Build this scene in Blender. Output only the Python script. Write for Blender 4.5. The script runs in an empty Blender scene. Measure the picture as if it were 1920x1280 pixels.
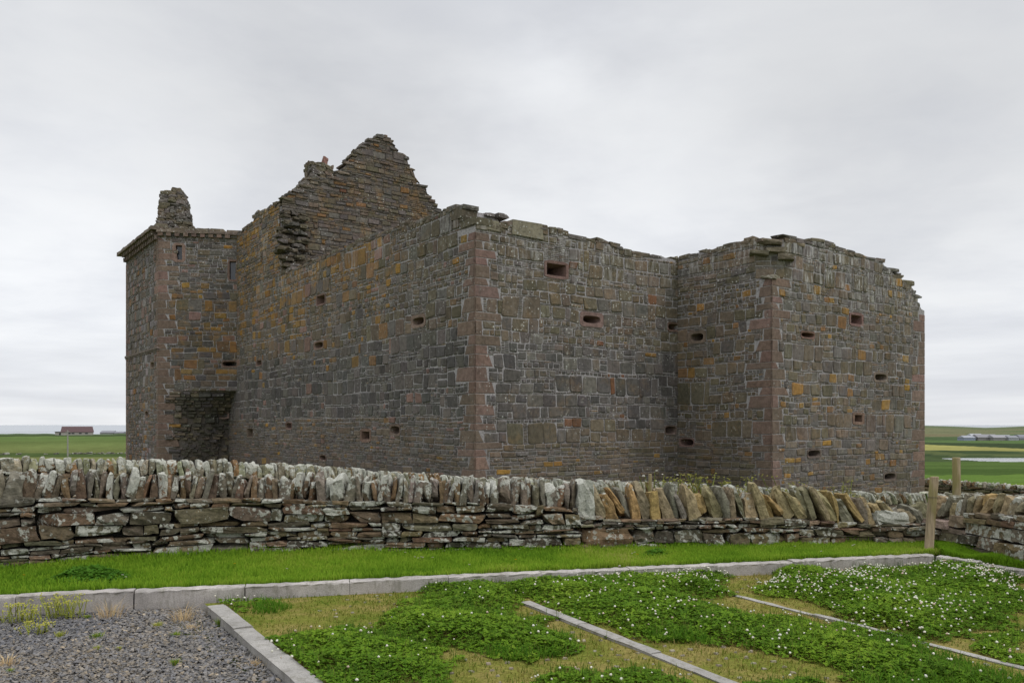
import bpy, math, random
import numpy as np
from mathutils import Vector, noise
from mathutils.geometry import tessellate_polygon

sc = bpy.context.scene
col = sc.collection
R = math.radians

# ------------------------------------------------------------------ camera
cam_d = bpy.data.cameras.new('camera'); cam = bpy.data.objects.new('camera', cam_d); col.objects.link(cam)
cam.location = (0, 0, 1.6); cam.rotation_euler = (R(90), 0, 0)
cam_d.sensor_width = 36; cam_d.lens = 36*1545/1920; cam_d.shift_y = 156/1920
cam_d.clip_start = 0.05; cam_d.clip_end = 90000
sc.camera = cam

# ------------------------------------------------------------------ nodes
class NT:
    def __init__(s, tree): s.t = tree; s.n = tree.nodes; s.l = tree.links; s.n.clear()
    def new(s, ty, ins=None, **kw):
        nd = s.n.new(ty)
        for k, v in kw.items(): setattr(nd, k, v)
        for k, v in (ins or {}).items(): s.put(nd.inputs[k], v)
        return nd
    def put(s, sock, v):
        if isinstance(v, bpy.types.NodeSocket): s.l.new(v, sock)
        elif v is not None:
            if sock.type == 'RGBA' and hasattr(v, '__len__') and len(v) == 3: v = (*v, 1)
            sock.default_value = v
    def m(s, op, a, b=None, c=None, clamp=False):
        nd = s.n.new('ShaderNodeMath'); nd.operation = op; nd.use_clamp = clamp
        for i, v in enumerate((a, b, c)):
            if v is not None: s.put(nd.inputs[i], v)
        return nd.outputs[0]
    def ramp(s, f, *st, interp='LINEAR'):
        nd = s.n.new('ShaderNodeValToRGB'); s.put(nd.inputs[0], f); e = nd.color_ramp.elements
        nd.color_ramp.interpolation = interp
        while len(e) < len(st): e.new(.5)
        for i, (p, c) in enumerate(st):
            e[i].position = p; e[i].color = (c, c, c, 1) if not hasattr(c, '__len__') else (*c, 1)
        return nd.outputs[0]
    def mix(s, f, a, b, bt='MIX'):
        nd = s.n.new('ShaderNodeMix'); nd.data_type = 'RGBA'; nd.blend_type = bt
        for i, v in ((0, f), (6, a), (7, b)):
            if isinstance(v, tuple) and len(v) == 3: v = (*v, 1)
            s.put(nd.inputs[i], v)
        return nd.outputs[2]
    def noise(s, vec, scale, detail=4, rough=.55, dist=0):
        nd = s.new('ShaderNodeTexNoise', {'Scale': scale, 'Detail': detail, 'Roughness': rough, 'Distortion': dist})
        if vec is not None: s.put(nd.inputs['Vector'], vec)
        return nd.outputs[0]
    def smooth(s, x, a, b):
        nd = s.n.new('ShaderNodeMapRange'); nd.interpolation_type = 'SMOOTHSTEP'
        s.put(nd.inputs[0], x); nd.inputs[1].default_value = a; nd.inputs[2].default_value = b
        return nd.outputs[0]
    def scale(s, vec, v):
        nd = s.n.new('ShaderNodeVectorMath'); nd.operation = 'MULTIPLY'; s.put(nd.inputs[0], vec); nd.inputs[1].default_value = v
        return nd.outputs[0]

# ------------------------------------------------------------------ world: overcast sky
SUN_EL, SUN_ROT = R(46), R(120)
w = bpy.data.worlds.new("World"); sc.world = w; w.use_nodes = True
t = NT(w.node_tree)
gen = t.new('ShaderNodeTexCoord').outputs['Generated']
sky = t.new('ShaderNodeTexSky', sky_type='NISHITA', sun_disc=False, sun_elevation=SUN_EL, sun_rotation=SUN_ROT)
blue = t.new('ShaderNodeBackground', {'Color': sky.outputs[0], 'Strength': .1})
sx = t.new('ShaderNodeSeparateXYZ', {0: gen})
X, Y, Z = sx.outputs
zc = t.m('MAXIMUM', Z, 0.0)
den = t.m('ADD', zc, .10)
pv = t.new('ShaderNodeCombineXYZ', {0: t.m('DIVIDE', X, den), 1: t.m('DIVIDE', Y, den), 2: 3.7}).outputs[0]
n1 = t.noise(pv, .5, 7, .52, .9)
n2 = t.noise(pv, 1.7, 5, .55, .2)
n3 = t.noise(pv, 4.5, 5, .6, .3)
puff = t.m('ADD', t.m('ADD', t.m('MULTIPLY', n1, .62), t.m('MULTIPLY', n2, .26)), t.m('MULTIPLY', n3, .12))
# low streaks near the horizon
sv = t.new('ShaderNodeCombineXYZ', {0: t.m('MULTIPLY', X, 1.6), 1: 0.3, 2: t.m('MULTIPLY', Z, 15)}).outputs[0]
st = t.noise(sv, 1.5, 4, .5, .3)
lowf = t.smooth(Z, .17, .015)
cl = t.m('ADD', t.m('MULTIPLY', puff, t.m('SUBTRACT', 1, lowf)), t.m('MULTIPLY', st, lowf))
# broad bright band low in the sky, darker belt above it, brighter again overhead
band = t.ramp(Z, (0, .80), (.04, .84), (.12, .85), (.21, .81), (.34, .735), (.50, .77), (.64, 1.3), (.78, 1.9), (1, 2.3))
lum = t.m('MULTIPLY', band, t.ramp(cl, (.30, .86), (.44, .95), (.54, 1.04), (.70, 1.14)))
# broad cloud masses: brighter and darker parts of the overcast
for (az, el, size, amp) in ((-29, 13, 18, .12), (7, 15, 14, .10), (-14, 21, 15, -.07), (24, 18, 14, -.06), (33, 3, 12, .05), (-34, 25, 13, -.05), (-3, 30, 12, .05)):
    dv = (math.sin(R(az))*math.cos(R(el)), math.cos(R(az))*math.cos(R(el)), math.sin(R(el)))
    wob = t.m('ADD', t.new('ShaderNodeVectorMath', {0: gen, 1: dv}, operation='DOT_PRODUCT').outputs['Value'], t.m('MULTIPLY', t.m('SUBTRACT', n2, .5), .05))
    lum = t.m('MULTIPLY', lum, t.m('ADD', 1.0, t.m('MULTIPLY', t.smooth(wob, math.cos(R(size)), 1.0), amp)))
tint = t.mix(t.smooth(cl, .35, .62), (.935, .96, 1.018), (.975, .99, 1.012))
cc = t.mix(1.0, tint, t.new('ShaderNodeCombineXYZ', {0: lum, 1: lum, 2: lum}).outputs[0], 'MULTIPLY')
cloud = t.new('ShaderNodeBackground', {'Color': cc, 'Strength': 1.0})
mixs = t.new('ShaderNodeMixShader', {0: .96, 1: blue.outputs[0], 2: cloud.outputs[0]})
t.new('ShaderNodeOutputWorld', {0: mixs.outputs[0]})

sd = bpy.data.lights.new('sun', 'SUN'); so = bpy.data.objects.new('sun', sd); col.objects.link(so)
sd.energy = 1.0; sd.angle = R(25); sd.color = (1, .97, .92)
sdir = Vector((math.sin(SUN_ROT)*math.cos(SUN_EL), math.cos(SUN_ROT)*math.cos(SUN_EL), math.sin(SUN_EL)))
so.rotation_euler = sdir.to_track_quat('Z', 'Y').to_euler()

sc.view_settings.view_transform = 'Standard'; sc.view_settings.look = 'None'
sc.view_settings.exposure = 0.0; sc.view_settings.gamma = 1
sc.render.engine = 'CYCLES'
sc.cycles.use_denoising = True
sc.cycles.max_bounces = 6; sc.cycles.diffuse_bounces = 3; sc.cycles.transmission_bounces = 2
sc.cycles.sample_clamp_indirect = 4

# ------------------------------------------------------------------ helpers
rnd = random.Random(11)
U = rnd.uniform
H0, F0 = 1.6, 1545.0
def gnd(px, py, z=0.0):
    d = F0*(H0-z)/(py-796); return ((px-960)/F0*d, d)
def lerp(a, b, k): return a+(b-a)*k
def prof(pts):
    xs = [p[0] for p in pts]; ys = [p[1] for p in pts]
    return lambda x: float(np.interp(x, xs, ys))
def nz(x, y, z=0.0): return noise.noise(Vector((x, y, z)))

class MB:
    """collects faces for ONE mesh object"""
    def __init__(s): s.v = []; s.f = []; s.mi = []; s.c = []; s.l = []; s.p = []; s.o = []; s.och = 0.0
    def add(s, vs, fs, c=(.3, .3, .3), l=0.0, p=0.0, m=0):
        o = len(s.v); s.v.extend(vs); s.f.extend([tuple(i+o for i in f) for f in fs])
        s.mi.extend([m]*len(fs)); n = len(vs)
        s.c.extend([c]*n); s.l.extend([l]*n); s.p.extend([p]*n); s.o.extend([s.och]*n)
    def build(s, name, mats, parent=None, smooth=False):
        me = bpy.data.meshes.new(name); me.from_pydata([tuple(v) for v in s.v], [], s.f)
        if not isinstance(mats, (list, tuple)): mats = [mats]
        for m in mats: me.materials.append(m)
        me.polygons.foreach_set('material_index', s.mi)
        if smooth: me.polygons.foreach_set('use_smooth', [True]*len(s.f))
        a = me.attributes.new('Col', 'FLOAT_COLOR', 'POINT')
        ca = np.ones((len(s.v), 4), np.float32); ca[:, :3] = np.array(s.c, np.float32).reshape(-1, 3)
        a.data.foreach_set('color', ca.ravel())
        for nm, arr in (('Lich', s.l), ('Pale', s.p), ('Och', s.o)):
            a = me.attributes.new(nm, 'FLOAT', 'POINT'); a.data.foreach_set('value', np.array(arr, np.float32))
        me.update()
        o = bpy.data.objects.new(name, me); col.objects.link(o)
        if parent: o.parent = parent
        return o
    def box(s, cen, sx, sy, sz, rz=0.0, bev=.0, jit=0.0, **k):
        ca, sa = math.cos(rz), math.sin(rz); vs = []
        for z in (-1, 1):
            for x, y in ((-1, -1), (1, -1), (1, 1), (-1, 1)):
                q = 1-bev*(z > 0)
                X, Y, Z = x*sx/2*q+U(-jit, jit), y*sy/2*q+U(-jit, jit), z*sz/2+U(-jit, jit)
                vs.append((cen[0]+X*ca-Y*sa, cen[1]+X*sa+Y*ca, cen[2]+Z))
        s.add(vs, [(0, 3, 2, 1), (4, 5, 6, 7), (0, 1, 5, 4), (1, 2, 6, 5), (2, 3, 7, 6), (3, 0, 4, 7)], **k)
    def tube(s, pts, r, n=6, **k):
        vs = []; fs = []
        for i, p in enumerate(pts):
            p = Vector(p); q = Vector(pts[min(i+1, len(pts)-1)])-Vector(pts[max(i-1, 0)])
            q.normalize(); a = q.cross(Vector((.31, .95, .1))).normalized(); b = q.cross(a)
            rr = r[i] if hasattr(r, '__len__') else r
            for j in range(n):
                an = 2*math.pi*j/n; vs.append(tuple(p+a*rr*math.cos(an)+b*rr*math.sin(an)))
        for i in range(len(pts)-1):
            for j in range(n): fs.append((i*n+j, i*n+(j+1) % n, (i+1)*n+(j+1) % n, (i+1)*n+j))
        fs.append(tuple(range(n))); fs.append(tuple(range((len(pts)-1)*n, len(pts)*n)))
        s.add(vs, fs, **k)

def np_mesh(name, V, loops, nper, mats, colr=None, mi=None, parent=None, smooth=False):
    """fast mesh from arrays: every face has nper corners"""
    me = bpy.data.meshes.new(name); nf = len(loops)//nper
    me.vertices.add(len(V)); me.vertices.foreach_set('co', np.asarray(V, np.float32).ravel())
    me.loops.add(len(loops)); me.loops.foreach_set('vertex_index', np.asarray(loops, np.int32))
    me.polygons.add(nf); me.polygons.foreach_set('loop_start', np.arange(nf, dtype=np.int32)*nper)
    if not isinstance(mats, (list, tuple)): mats = [mats]
    for m in mats: me.materials.append(m)
    if mi is not None: me.polygons.foreach_set('material_index', np.asarray(mi, np.int32))
    if smooth: me.polygons.foreach_set('use_smooth', np.ones(nf, bool))
    me.update(calc_edges=True)
    if colr is not None:
        a = me.attributes.new('Col', 'FLOAT_COLOR', 'POINT')
        ca = np.ones((len(V), 4), np.float32); ca[:, :3] = colr; a.data.foreach_set('color', ca.ravel())
    me.validate()
    o = bpy.data.objects.new(name, me); col.objects.link(o)
    if parent: o.parent = parent
    return o

def empty(name, loc=(0, 0, 0)):
    o = bpy.data.objects.new(name, None); o.empty_display_size = .2; o.location = loc; col.objects.link(o); return o
def tag(o, label=None, cat=None, group=None, kind=None):
    if label: o['label'] = label
    if cat: o['category'] = cat
    if group: o['group'] = group
    if kind: o['kind'] = kind
    return o

# ------------------------------------------------------------------ materials
def mat(name):
    m = bpy.data.materials.new(name); m.use_nodes = True; t = NT(m.node_tree)
    t.out = t.new('ShaderNodeOutputMaterial')
    t.pos = t.new('ShaderNodeNewGeometry').outputs['Position']
    return m, t
def finish(t, color, rough=.9, bump=None, bstr=.3, bdist=.01, spec=.2, extra=None):
    b = t.new('ShaderNodeBsdfPrincipled', {'Base Color': color, 'Roughness': rough})
    b.inputs['Specular IOR Level'].default_value = spec
    if bump is not None:
        bn = t.new('ShaderNodeBump', {'Strength': bstr, 'Distance': bdist, 'Height': bump}); t.l.new(bn.outputs[0], b.inputs['Normal'])
    for k, v in (extra or {}).items(): t.put(b.inputs[k], v)
    t.l.new(b.outputs[0], t.out.inputs[0]); return b
def attr(t, n, fac=False):
    a = t.new('ShaderNodeAttribute', attribute_name=n); return a.outputs['Fac' if fac else 'Color']

def castle_stone():
    m, t = mat('castle_stone'); c = attr(t, 'Col')
    n = t.noise(t.pos, 9, 5, .6); big = t.noise(t.pos, .6, 3); gr = t.noise(t.scale(t.pos, (1, 1, 2.5)), 45, 4, .65)
    c = t.mix(1, c, t.ramp(n, (.3, .68), (.5, 1.0), (.72, 1.3)), 'MULTIPLY')
    c = t.mix(1, c, t.ramp(big, (.3, .86), (.7, 1.14)), 'MULTIPLY')
    c = t.mix(1, c, t.ramp(gr, (.3, .72), (.7, 1.26)), 'MULTIPLY')
    # olive algae film and darker damp blotches with a shape of their own
    al = t.smooth(t.noise(t.pos, 1.3, 5, .6), .52, .7)
    c = t.mix(t.m('MULTIPLY', al, .14), c, (.11, .096, .06))
    # ochre lichen in patches that run across the joints
    op = t.smooth(t.noise(t.pos, 1.5, 6, .68), .50, .64)
    c = t.mix(t.m('MULTIPLY', t.m('MULTIPLY', op, attr(t, 'Och', True)), t.ramp(n, (.35, .4), (.6, 1))), c, (.25, .135, .035))
    # rusty and damp streaks
    dk = t.smooth(t.noise(t.scale(t.pos, (1, 1, .16)), 2.6, 5, .65), .56, .74)
    c = t.mix(t.m('MULTIPLY', dk, .5), c, (.055, .048, .04))
    # white crustose lichen specks
    vo = t.new('ShaderNodeTexVoronoi', {'Vector': t.pos, 'Scale': 12.0, 'Randomness': 1.0})
    cellr = t.new('ShaderNodeSeparateColor', {0: vo.outputs['Color']}).outputs[0]
    rad = t.m('MULTIPLY', t.m('MULTIPLY', cellr, cellr), .33)
    sp = t.smooth(t.m('SUBTRACT', rad, vo.outputs['Distance']), 0, .05)
    clus = t.smooth(t.m('ADD', t.noise(t.pos, 1.1, 3), t.m('MULTIPLY', attr(t, 'Lich', True), .4)), .52, .78)
    c = t.mix(t.m('MULTIPLY', sp, clus), c, (.46, .46, .43))
    pl = t.smooth(t.noise(t.pos, 6, 6, .75), .56, .66)
    c = t.mix(t.m('MULTIPLY', t.m('MULTIPLY', pl, clus), .6), c, (.36, .36, .33))
    # white lime streaks running down from the wall heads
    stv = t.noise(t.scale(t.pos, (3.2, 3.2, .6)), 2.2, 6, .72)
    c = t.mix(t.m('MULTIPLY', t.smooth(stv, .46, .66), t.m('MULTIPLY', attr(t, 'Pale', True), t.ramp(t.noise(t.pos, 1.1, 3), (.35, .35), (.6, 1.0)))), c, (.46, .45, .44))
    finish(t, c, .92, t.m('ADD', gr, n), .55, .02); return m
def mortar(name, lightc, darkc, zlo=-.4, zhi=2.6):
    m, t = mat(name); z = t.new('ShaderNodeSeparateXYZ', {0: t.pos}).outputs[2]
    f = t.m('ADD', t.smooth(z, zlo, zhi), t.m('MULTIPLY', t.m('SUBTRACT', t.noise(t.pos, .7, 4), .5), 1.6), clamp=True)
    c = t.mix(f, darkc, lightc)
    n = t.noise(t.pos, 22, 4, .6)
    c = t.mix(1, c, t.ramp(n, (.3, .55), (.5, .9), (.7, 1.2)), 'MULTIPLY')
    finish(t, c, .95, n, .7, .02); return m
def dry_stone():
    m, t = mat('lichened_flagstone'); c = attr(t, 'Col'); li = attr(t, 'Lich', True)
    n = t.noise(t.pos, 14, 5, .6); gr = t.noise(t.scale(t.pos, (1, 1, 4)), 40, 4, .65)
    c = t.mix(1, c, t.ramp(n, (.28, .5), (.5, 1.0), (.72, 1.5)), 'MULTIPLY')
    c = t.mix(1, c, t.ramp(gr, (.3, .7), (.7, 1.3)), 'MULTIPLY')
    wp = t.noise(t.pos, 30, 3, .6)
    pa = t.m('ADD', t.noise(t.pos, 10, 5, .62, .3), t.m('MULTIPLY', t.m('SUBTRACT', wp, .5), .22))
    thr = t.m('ADD', pa, t.m('MULTIPLY', t.m('SUBTRACT', li, .5), .42))
    patch = t.smooth(thr, .54, .60)
    vo = t.new('ShaderNodeTexVoronoi', {'Vector': t.pos, 'Scale': 17.0})
    cr = t.new('ShaderNodeSeparateColor', {0: vo.outputs['Color']}).outputs[0]
    spot = t.smooth(t.m('SUBTRACT', t.m('MULTIPLY', t.m('MULTIPLY', cr, cr), .5), t.m('ADD', vo.outputs['Distance'], t.m('MULTIPLY', t.m('SUBTRACT', wp, .5), .3))), 0, .06)
    spot = t.m('MULTIPLY', spot, t.smooth(li, .1, .5))
    lc = t.mix(t.noise(t.pos, 5, 3), (.30, .305, .25), (.48, .475, .43))
    lc = t.mix(1, lc, t.ramp(t.noise(t.pos, 55, 3, .6), (.3, .62), (.65, 1.12)), 'MULTIPLY')
    c = t.mix(t.m('MULTIPLY', t.m('MAXIMUM', patch, spot), .92), c, lc)
    # yellow-orange lichen
    yo = t.smooth(t.noise(t.scale(t.pos, (1, 1, 1)), 5.5, 5, .6), .64, .72)
    c = t.mix(t.m('MULTIPLY', yo, .28), c, (.25, .135, .04))
    finish(t, c, .92, t.m('ADD', n, t.m('MULTIPLY', patch, .25)), .8, .03); return m
def attr_mat(name, rough=.8, noise_s=None, amt=.3, trans=0, spec=.2, bump=0, bdist=.01):
    m, t = mat(name); c = attr(t, 'Col'); n = None
    if noise_s:
        n = t.noise(t.pos, noise_s, 5, .6)
        c = t.mix(1, c, t.ramp(n, (.25, 1-amt), (.75, 1+amt)), 'MULTIPLY')
    if trans:
        d = t.new('ShaderNodeBsdfPrincipled', {'Base Color': c, 'Roughness': rough}); d.inputs['Specular IOR Level'].default_value = spec
        tr = t.new('ShaderNodeBsdfTranslucent', {'Color': c})
        mx = t.new('ShaderNodeMixShader', {0: trans, 1: d.outputs[0], 2: tr.outputs[0]}); t.l.new(mx.outputs[0], t.out.inputs[0])
    else: finish(t, c, rough, n if bump else None, bump, bdist, spec)
    return m
def concrete(name, base):
    m, t = mat(name)
    n = t.noise(t.pos, 3.0, 5, .6); g = t.noise(t.pos, 120, 3, .7); s = t.noise(t.scale(t.pos, (1, 1, .25)), 14, 4, .6)
    c = t.mix(1, base, t.ramp(n, (.3, .72), (.7, 1.18)), 'MULTIPLY')
    c = t.mix(1, c, t.ramp(g, (.3, .7), (.7, 1.25)), 'MULTIPLY')
    c = t.mix(t.m('MULTIPLY', t.smooth(s, .50, .70), .6), c, (.15, .14, .11))
    mo = t.smooth(t.noise(t.pos, 7, 6, .7), .56, .68); c = t.mix(t.m('MULTIPLY', mo, .5), c, (.12, .115, .07))
    finish(t, c, .9, t.m('ADD', g, n), .6, .006); return m

M_stone = castle_stone()
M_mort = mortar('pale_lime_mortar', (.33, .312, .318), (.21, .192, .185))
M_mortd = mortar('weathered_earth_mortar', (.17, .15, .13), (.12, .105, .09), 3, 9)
M_dry = dry_stone()
M_grass = attr_mat('grass_blades', .75, None, 0, .4, .08)
M_clov = attr_mat('clover_leaves', .75, None, 0, .3, .08)
M_flow = attr_mat('clover_blossom', .8)
M_chip = attr_mat('slate_chippings', .8, 60, .25)
M_conc = concrete('kerb_concrete', (.37, .342, .32))
M_edge = concrete('edging_concrete', (.31, .295, .272))
M_wood = None

# ------------------------------------------------------------------ terrain
Lp = prof([(0, -.12), (7, -.12), (9, 0), (20, 0), (45, -1.0), (100, -3.2), (160, -4.5), (330, -3.15), (400, -3.0), (440, -5), (900, -27), (1e5, -60)])
Rp = prof([(0, -.12), (7, -.12), (9, 0), (13, -.15), (22, -1.0), (32, -1.6), (60, -2.65), (258, -10.0), (300, -10), (345, -9.4), (440, -8.6), (520, -8.0), (800, -5.6), (1150, -.9), (1300, -1.6), (1700, -12), (2400, -30), (1e5, -60)])
def sstep(a, b, x):
    k = min(1, max(0, (x-a)/(b-a))); return k*k*(3-2*k)
def ground_z(x, y):
    d = math.hypot(x, y)*.0+max(y, 0) if y > abs(x)*.4 else math.hypot(x, y)
    tt = x/max(y, .6*abs(x)+.01); k = sstep(-.12, .3, tt)
    z = lerp(Lp(d), Rp(d), k)
    if d > 60 and not (tt > .4 and 215 < d < 335): z += nz(x*.012, y*.012)*min(1.0, (d-60)/300)*(.6 if d < 420 else 1.4)*(1 if k < .5 else .8)
    if k > .5 and d > 700: z += float(np.interp(tt, [.45, .50, .575, .62, .8], [1.6, 1.2, -2.0, .2, 2.5]))*sstep(700, 1150, d)
    if k < .5 and 335 < d < 430: z += .5*max(0, nz(tt*40, 8.3))+.1
    # loch basin
    if tt > .49 and 240 < d < 320:
        q = sstep(.500, .60, tt); lo, hi = 284-24*q, 288+3*q
        if lo < d < hi+4: z = min(z, -10.0)-1.2*q
        elif d < 300 and d > 240: z = max(z, -9.95) if d > lo-2 else z
    return z
def field_col(x, y):
    d = y; tt = x/max(y, .01); n = nz(x*.03, y*.03)*.5+nz(x*.3, y*.3)*.25; g = 1+.35*n
    if y < 26 or abs(tt) > .9: c = (.105, .135, .035)
    elif tt < .1:
        if 150 < d < 172: c = (.055, .085, .02)
        elif d < 120: c = (.13, .145, .04)
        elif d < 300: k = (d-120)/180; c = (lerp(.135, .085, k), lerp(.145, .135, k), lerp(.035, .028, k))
        elif d < 335: c = (.09, .14, .03)
        elif d < 352: c = (.035, .05, .022)
        else: c = (.065, .10, .035)
    else:
        q = (tt-.5)/.12
        if d < 60: c = (.10, .15, .02)
        elif d < 85+8*nz(tt*30, 1): c = (.085, .15, .016)
        elif d < 125+14*nz(tt*22, 5): c = (.052, .092, .016)
        elif d < 258: c = (.066, .112, .02)
        elif d < 300: c = (.05, .075, .025)
        elif d < 352-8*q: c = (.042, .065, .025) if nz(x*.05, y*.02, 3) < .1 else (.075, .095, .03)
        elif d < 432-52*q: c = (.25, .235, .05)
        elif d < 455-20*q: c = (.04, .06, .025)
        elif d < 530: c = (.075, .125, .035)
        elif d < 600: c = (.06, .095, .035)
        elif d < 720: c = (.14, .125, .06) if tt < .55 else (.075, .115, .04)
        elif d < 1000: c = (.08, .125, .045) if nz(x*.006, y*.004, 9) < .05 else (.135, .14, .065)
        else: c = (.105, .13, .06)
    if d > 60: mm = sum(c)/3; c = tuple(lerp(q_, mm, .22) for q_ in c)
    return (c[0]*g, c[1]*g, c[2]*g)
rs = [0.0, 2, 4, 6, 7, 8, 9, 10]
while rs[-1] < 2600: rs.append(rs[-1]*1.028)
rs = sorted(rs+list(np.arange(238, 300, 2.5))+list(np.arange(330, 470, 4.0))+[5000, 12000])
ang = list(np.radians(np.concatenate([np.linspace(-180, -48, 18)[:-1], np.linspace(-48, 48, 420), np.linspace(48, 180, 18)[1:-1]])))
V = []; C = []
for r in rs:
    for a in ang:
        # rings are lines of equal depth ahead of the viewpoint, circles elsewhere
        q = 1/max(math.cos(a), .6) if abs(a) < 1.3 else 1/.6
        x, y = r*q*math.sin(a), r*q*math.cos(a)
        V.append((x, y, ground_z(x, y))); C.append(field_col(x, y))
na = len(ang); L = []
for i in range(len(rs)-1):
    for j in range(na):
        k = (j+1) % na; L += [i*na+j, i*na+k, (i+1)*na+k, (i+1)*na+j]
m, t = mat('fields'); c = attr(t, 'Col')
c = t.mix(1, c, t.ramp(t.noise(t.pos, .25, 6, .65), (.3, .8), (.7, 1.2)), 'MULTIPLY')
c = t.mix(1, c, t.ramp(t.noise(t.pos, 6, 4, .65), (.3, .65), (.7, 1.3)), 'MULTIPLY')
finish(t, c, 1.0, t.noise(t.pos, 9, 4, .7), .6, .08, 0.0)
tag(np_mesh('ground', V, L, 4, m, np.array(C), smooth=True), kind='structure')

def water_mat(name, c, rough, sc_):
    m, t = mat(name)
    n = t.noise(t.scale(t.pos, (1, 2.5, 1)), sc_, 4, .6)
    finish(t, c, rough, n, .08, .3, .5); return m
mb = MB()
mb.add([(120, 225, -10.15), (420, 225, -10.15), (420, 318, -10.15), (120, 318, -10.15)], [(0, 1, 2, 3)])
tag(mb.build('loch_water', water_mat('loch_water', (.10, .12, .13), .06, .8)), kind='structure')
mb = MB(); n = 48
mb.add([(0, 0, -24)]+[(80000*math.cos(i*2*math.pi/n), 80000*math.sin(i*2*math.pi/n), -24) for i in range(n)], [(0, 1+i, 1+(i+1) % n) for i in range(n)])
tag(mb.build('sea', water_mat('sea_water', (.17, .2, .23), .22, .05)), kind='structure')

def block_template(n=3):
    idx = {}; vs = []; fs = []
    def vid(p):
        k = tuple(p)
        if k not in idx: idx[k] = len(vs); vs.append([2*q/n-1 for q in p])
        return idx[k]
    for ax in range(3):
        for sd in (0, n):
            for i in range(n):
                for j in range(n):
                    quad = []
                    for (p, q) in ((i, j), (i+1, j), (i+1, j+1), (i, j+1)):
                        c = [0, 0, 0]; c[ax] = sd; c[(ax+1) % 3] = p; c[(ax+2) % 3] = q; quad.append(vid(c))
                    fs.append(tuple(quad if sd else quad[::-1]))
    return np.array(vs, float), fs
BV, BF = block_template(3); BV2, BF2 = block_template(4); BV1, BF1 = block_template(2)
def stone(mb, c, sx, sy, sz, rz=0, lean=0, tip=0, rnd_=.22, rough=.10, colr=(.2, .18, .15), lich=.5, tmpl=(BV, BF), taper=0, ncut=2):
    """an irregular block: x along the wall, y through it, z up; lean tilts it along the wall"""
    V = tmpl[0].copy(); L = np.linalg.norm(V, axis=1, keepdims=True)
    V = V*(1-rnd_)+V/L*1.25*rnd_
    for _ in range(ncut):   # knapped facets
        nn_ = np.array([rnd.gauss(0, 1), rnd.gauss(0, 1)*.7, rnd.gauss(0, 1)+(.35 if ncut > 2 else 0)]); nn_ /= np.linalg.norm(nn_); ov = np.maximum(V@nn_-U(.8, 1.12), 0); V = V-ov[:, None]*nn_
    V *= np.array([sx/2, sy/2, sz/2])
    if taper:
        k = (V[:, 2]/sz+.5)*taper; V[:, 0] *= 1-k*U(.4, 1); V[:, 1] *= 1-k*U(.3, 1)
    # skew corners
    sk = np.array([[U(-1, 1) for _ in range(3)] for _ in range(3)])*.12
    q = V/np.array([sx/2, sy/2, sz/2])
    V[:, 0] += sx/2*(sk[0, 1]*q[:, 1]*q[:, 2]+sk[0, 2]*q[:, 2]); V[:, 2] += sz/2*(sk[2, 0]*q[:, 0]+sk[2, 1]*q[:, 0]*q[:, 1])
    m_ = min(sx, sy, sz)
    rs_ = np.random.RandomState(rnd.randrange(1 << 30)); V += rs_.normal(0, 1, V.shape)*rough*m_*.5
    cl, sl = math.cos(lean), math.sin(lean); x, z = V[:, 0]*cl+V[:, 2]*sl, -V[:, 0]*sl+V[:, 2]*cl
    ct, stt = math.cos(tip), math.sin(tip); y, z = V[:, 1]*ct-z*stt, V[:, 1]*stt+z*ct
    cr, sr = math.cos(rz), math.sin(rz)
    out = np.stack([c[0]+x*cr-y*sr, c[1]+x*sr+y*cr, c[2]+z], 1)
    o_ = len(mb.l); mb.add([tuple(v) for v in out], tmpl[1], colr, lich)
    if ncut > 2: mb.l[o_:] = list(lich+.30*np.clip(q[:, 2], -1, 1)-.05)

# ------------------------------------------------------------------ castle
DC = 22.0
a_ = Vector((-.5942, .8043)); b_ = Vector((.8043, .5942))
class Face:
    def __init__(s, O, d, n, name): s.O = Vector(O); s.d = Vector(d); s.n = Vector(n); s.name = name
    def P(s, u, z, off=0.0):
        q = s.O+s.d*u+s.n*off; return (q.x, q.y, z)
    def on(s, px, py):
        r = (px-960)/F0; u = (r*s.O.y-s.O.x)/(s.d.x-r*s.d.y); return u, H0+(796-py)/F0*(s.O.y+s.d.y*u)
P0 = Vector((-70/F0*DC, DC)); S = P0+b_*7.90; Q = S-a_*3.61; T = P0+a_*19.45
e_ = Vector((.9818, .19)); Uc = T-e_*3.39
nA = Vector((-.8043, -.5942)); nB = Vector((.5942, -.8043)); nE = Vector((.19, -.9818))
FA = Face(P0, a_, nA, 'A'); FB = Face(P0, b_, nB, 'B'); FC = Face(S, -a_, nA, 'C'); FD = Face(Q, b_, nB, 'D')
FE = Face(Uc, e_, nE, 'E'); FF = Face(Uc, a_, nA, 'F'); FG = Face(P0+a_*13.9, b_, nB, 'G')

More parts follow.
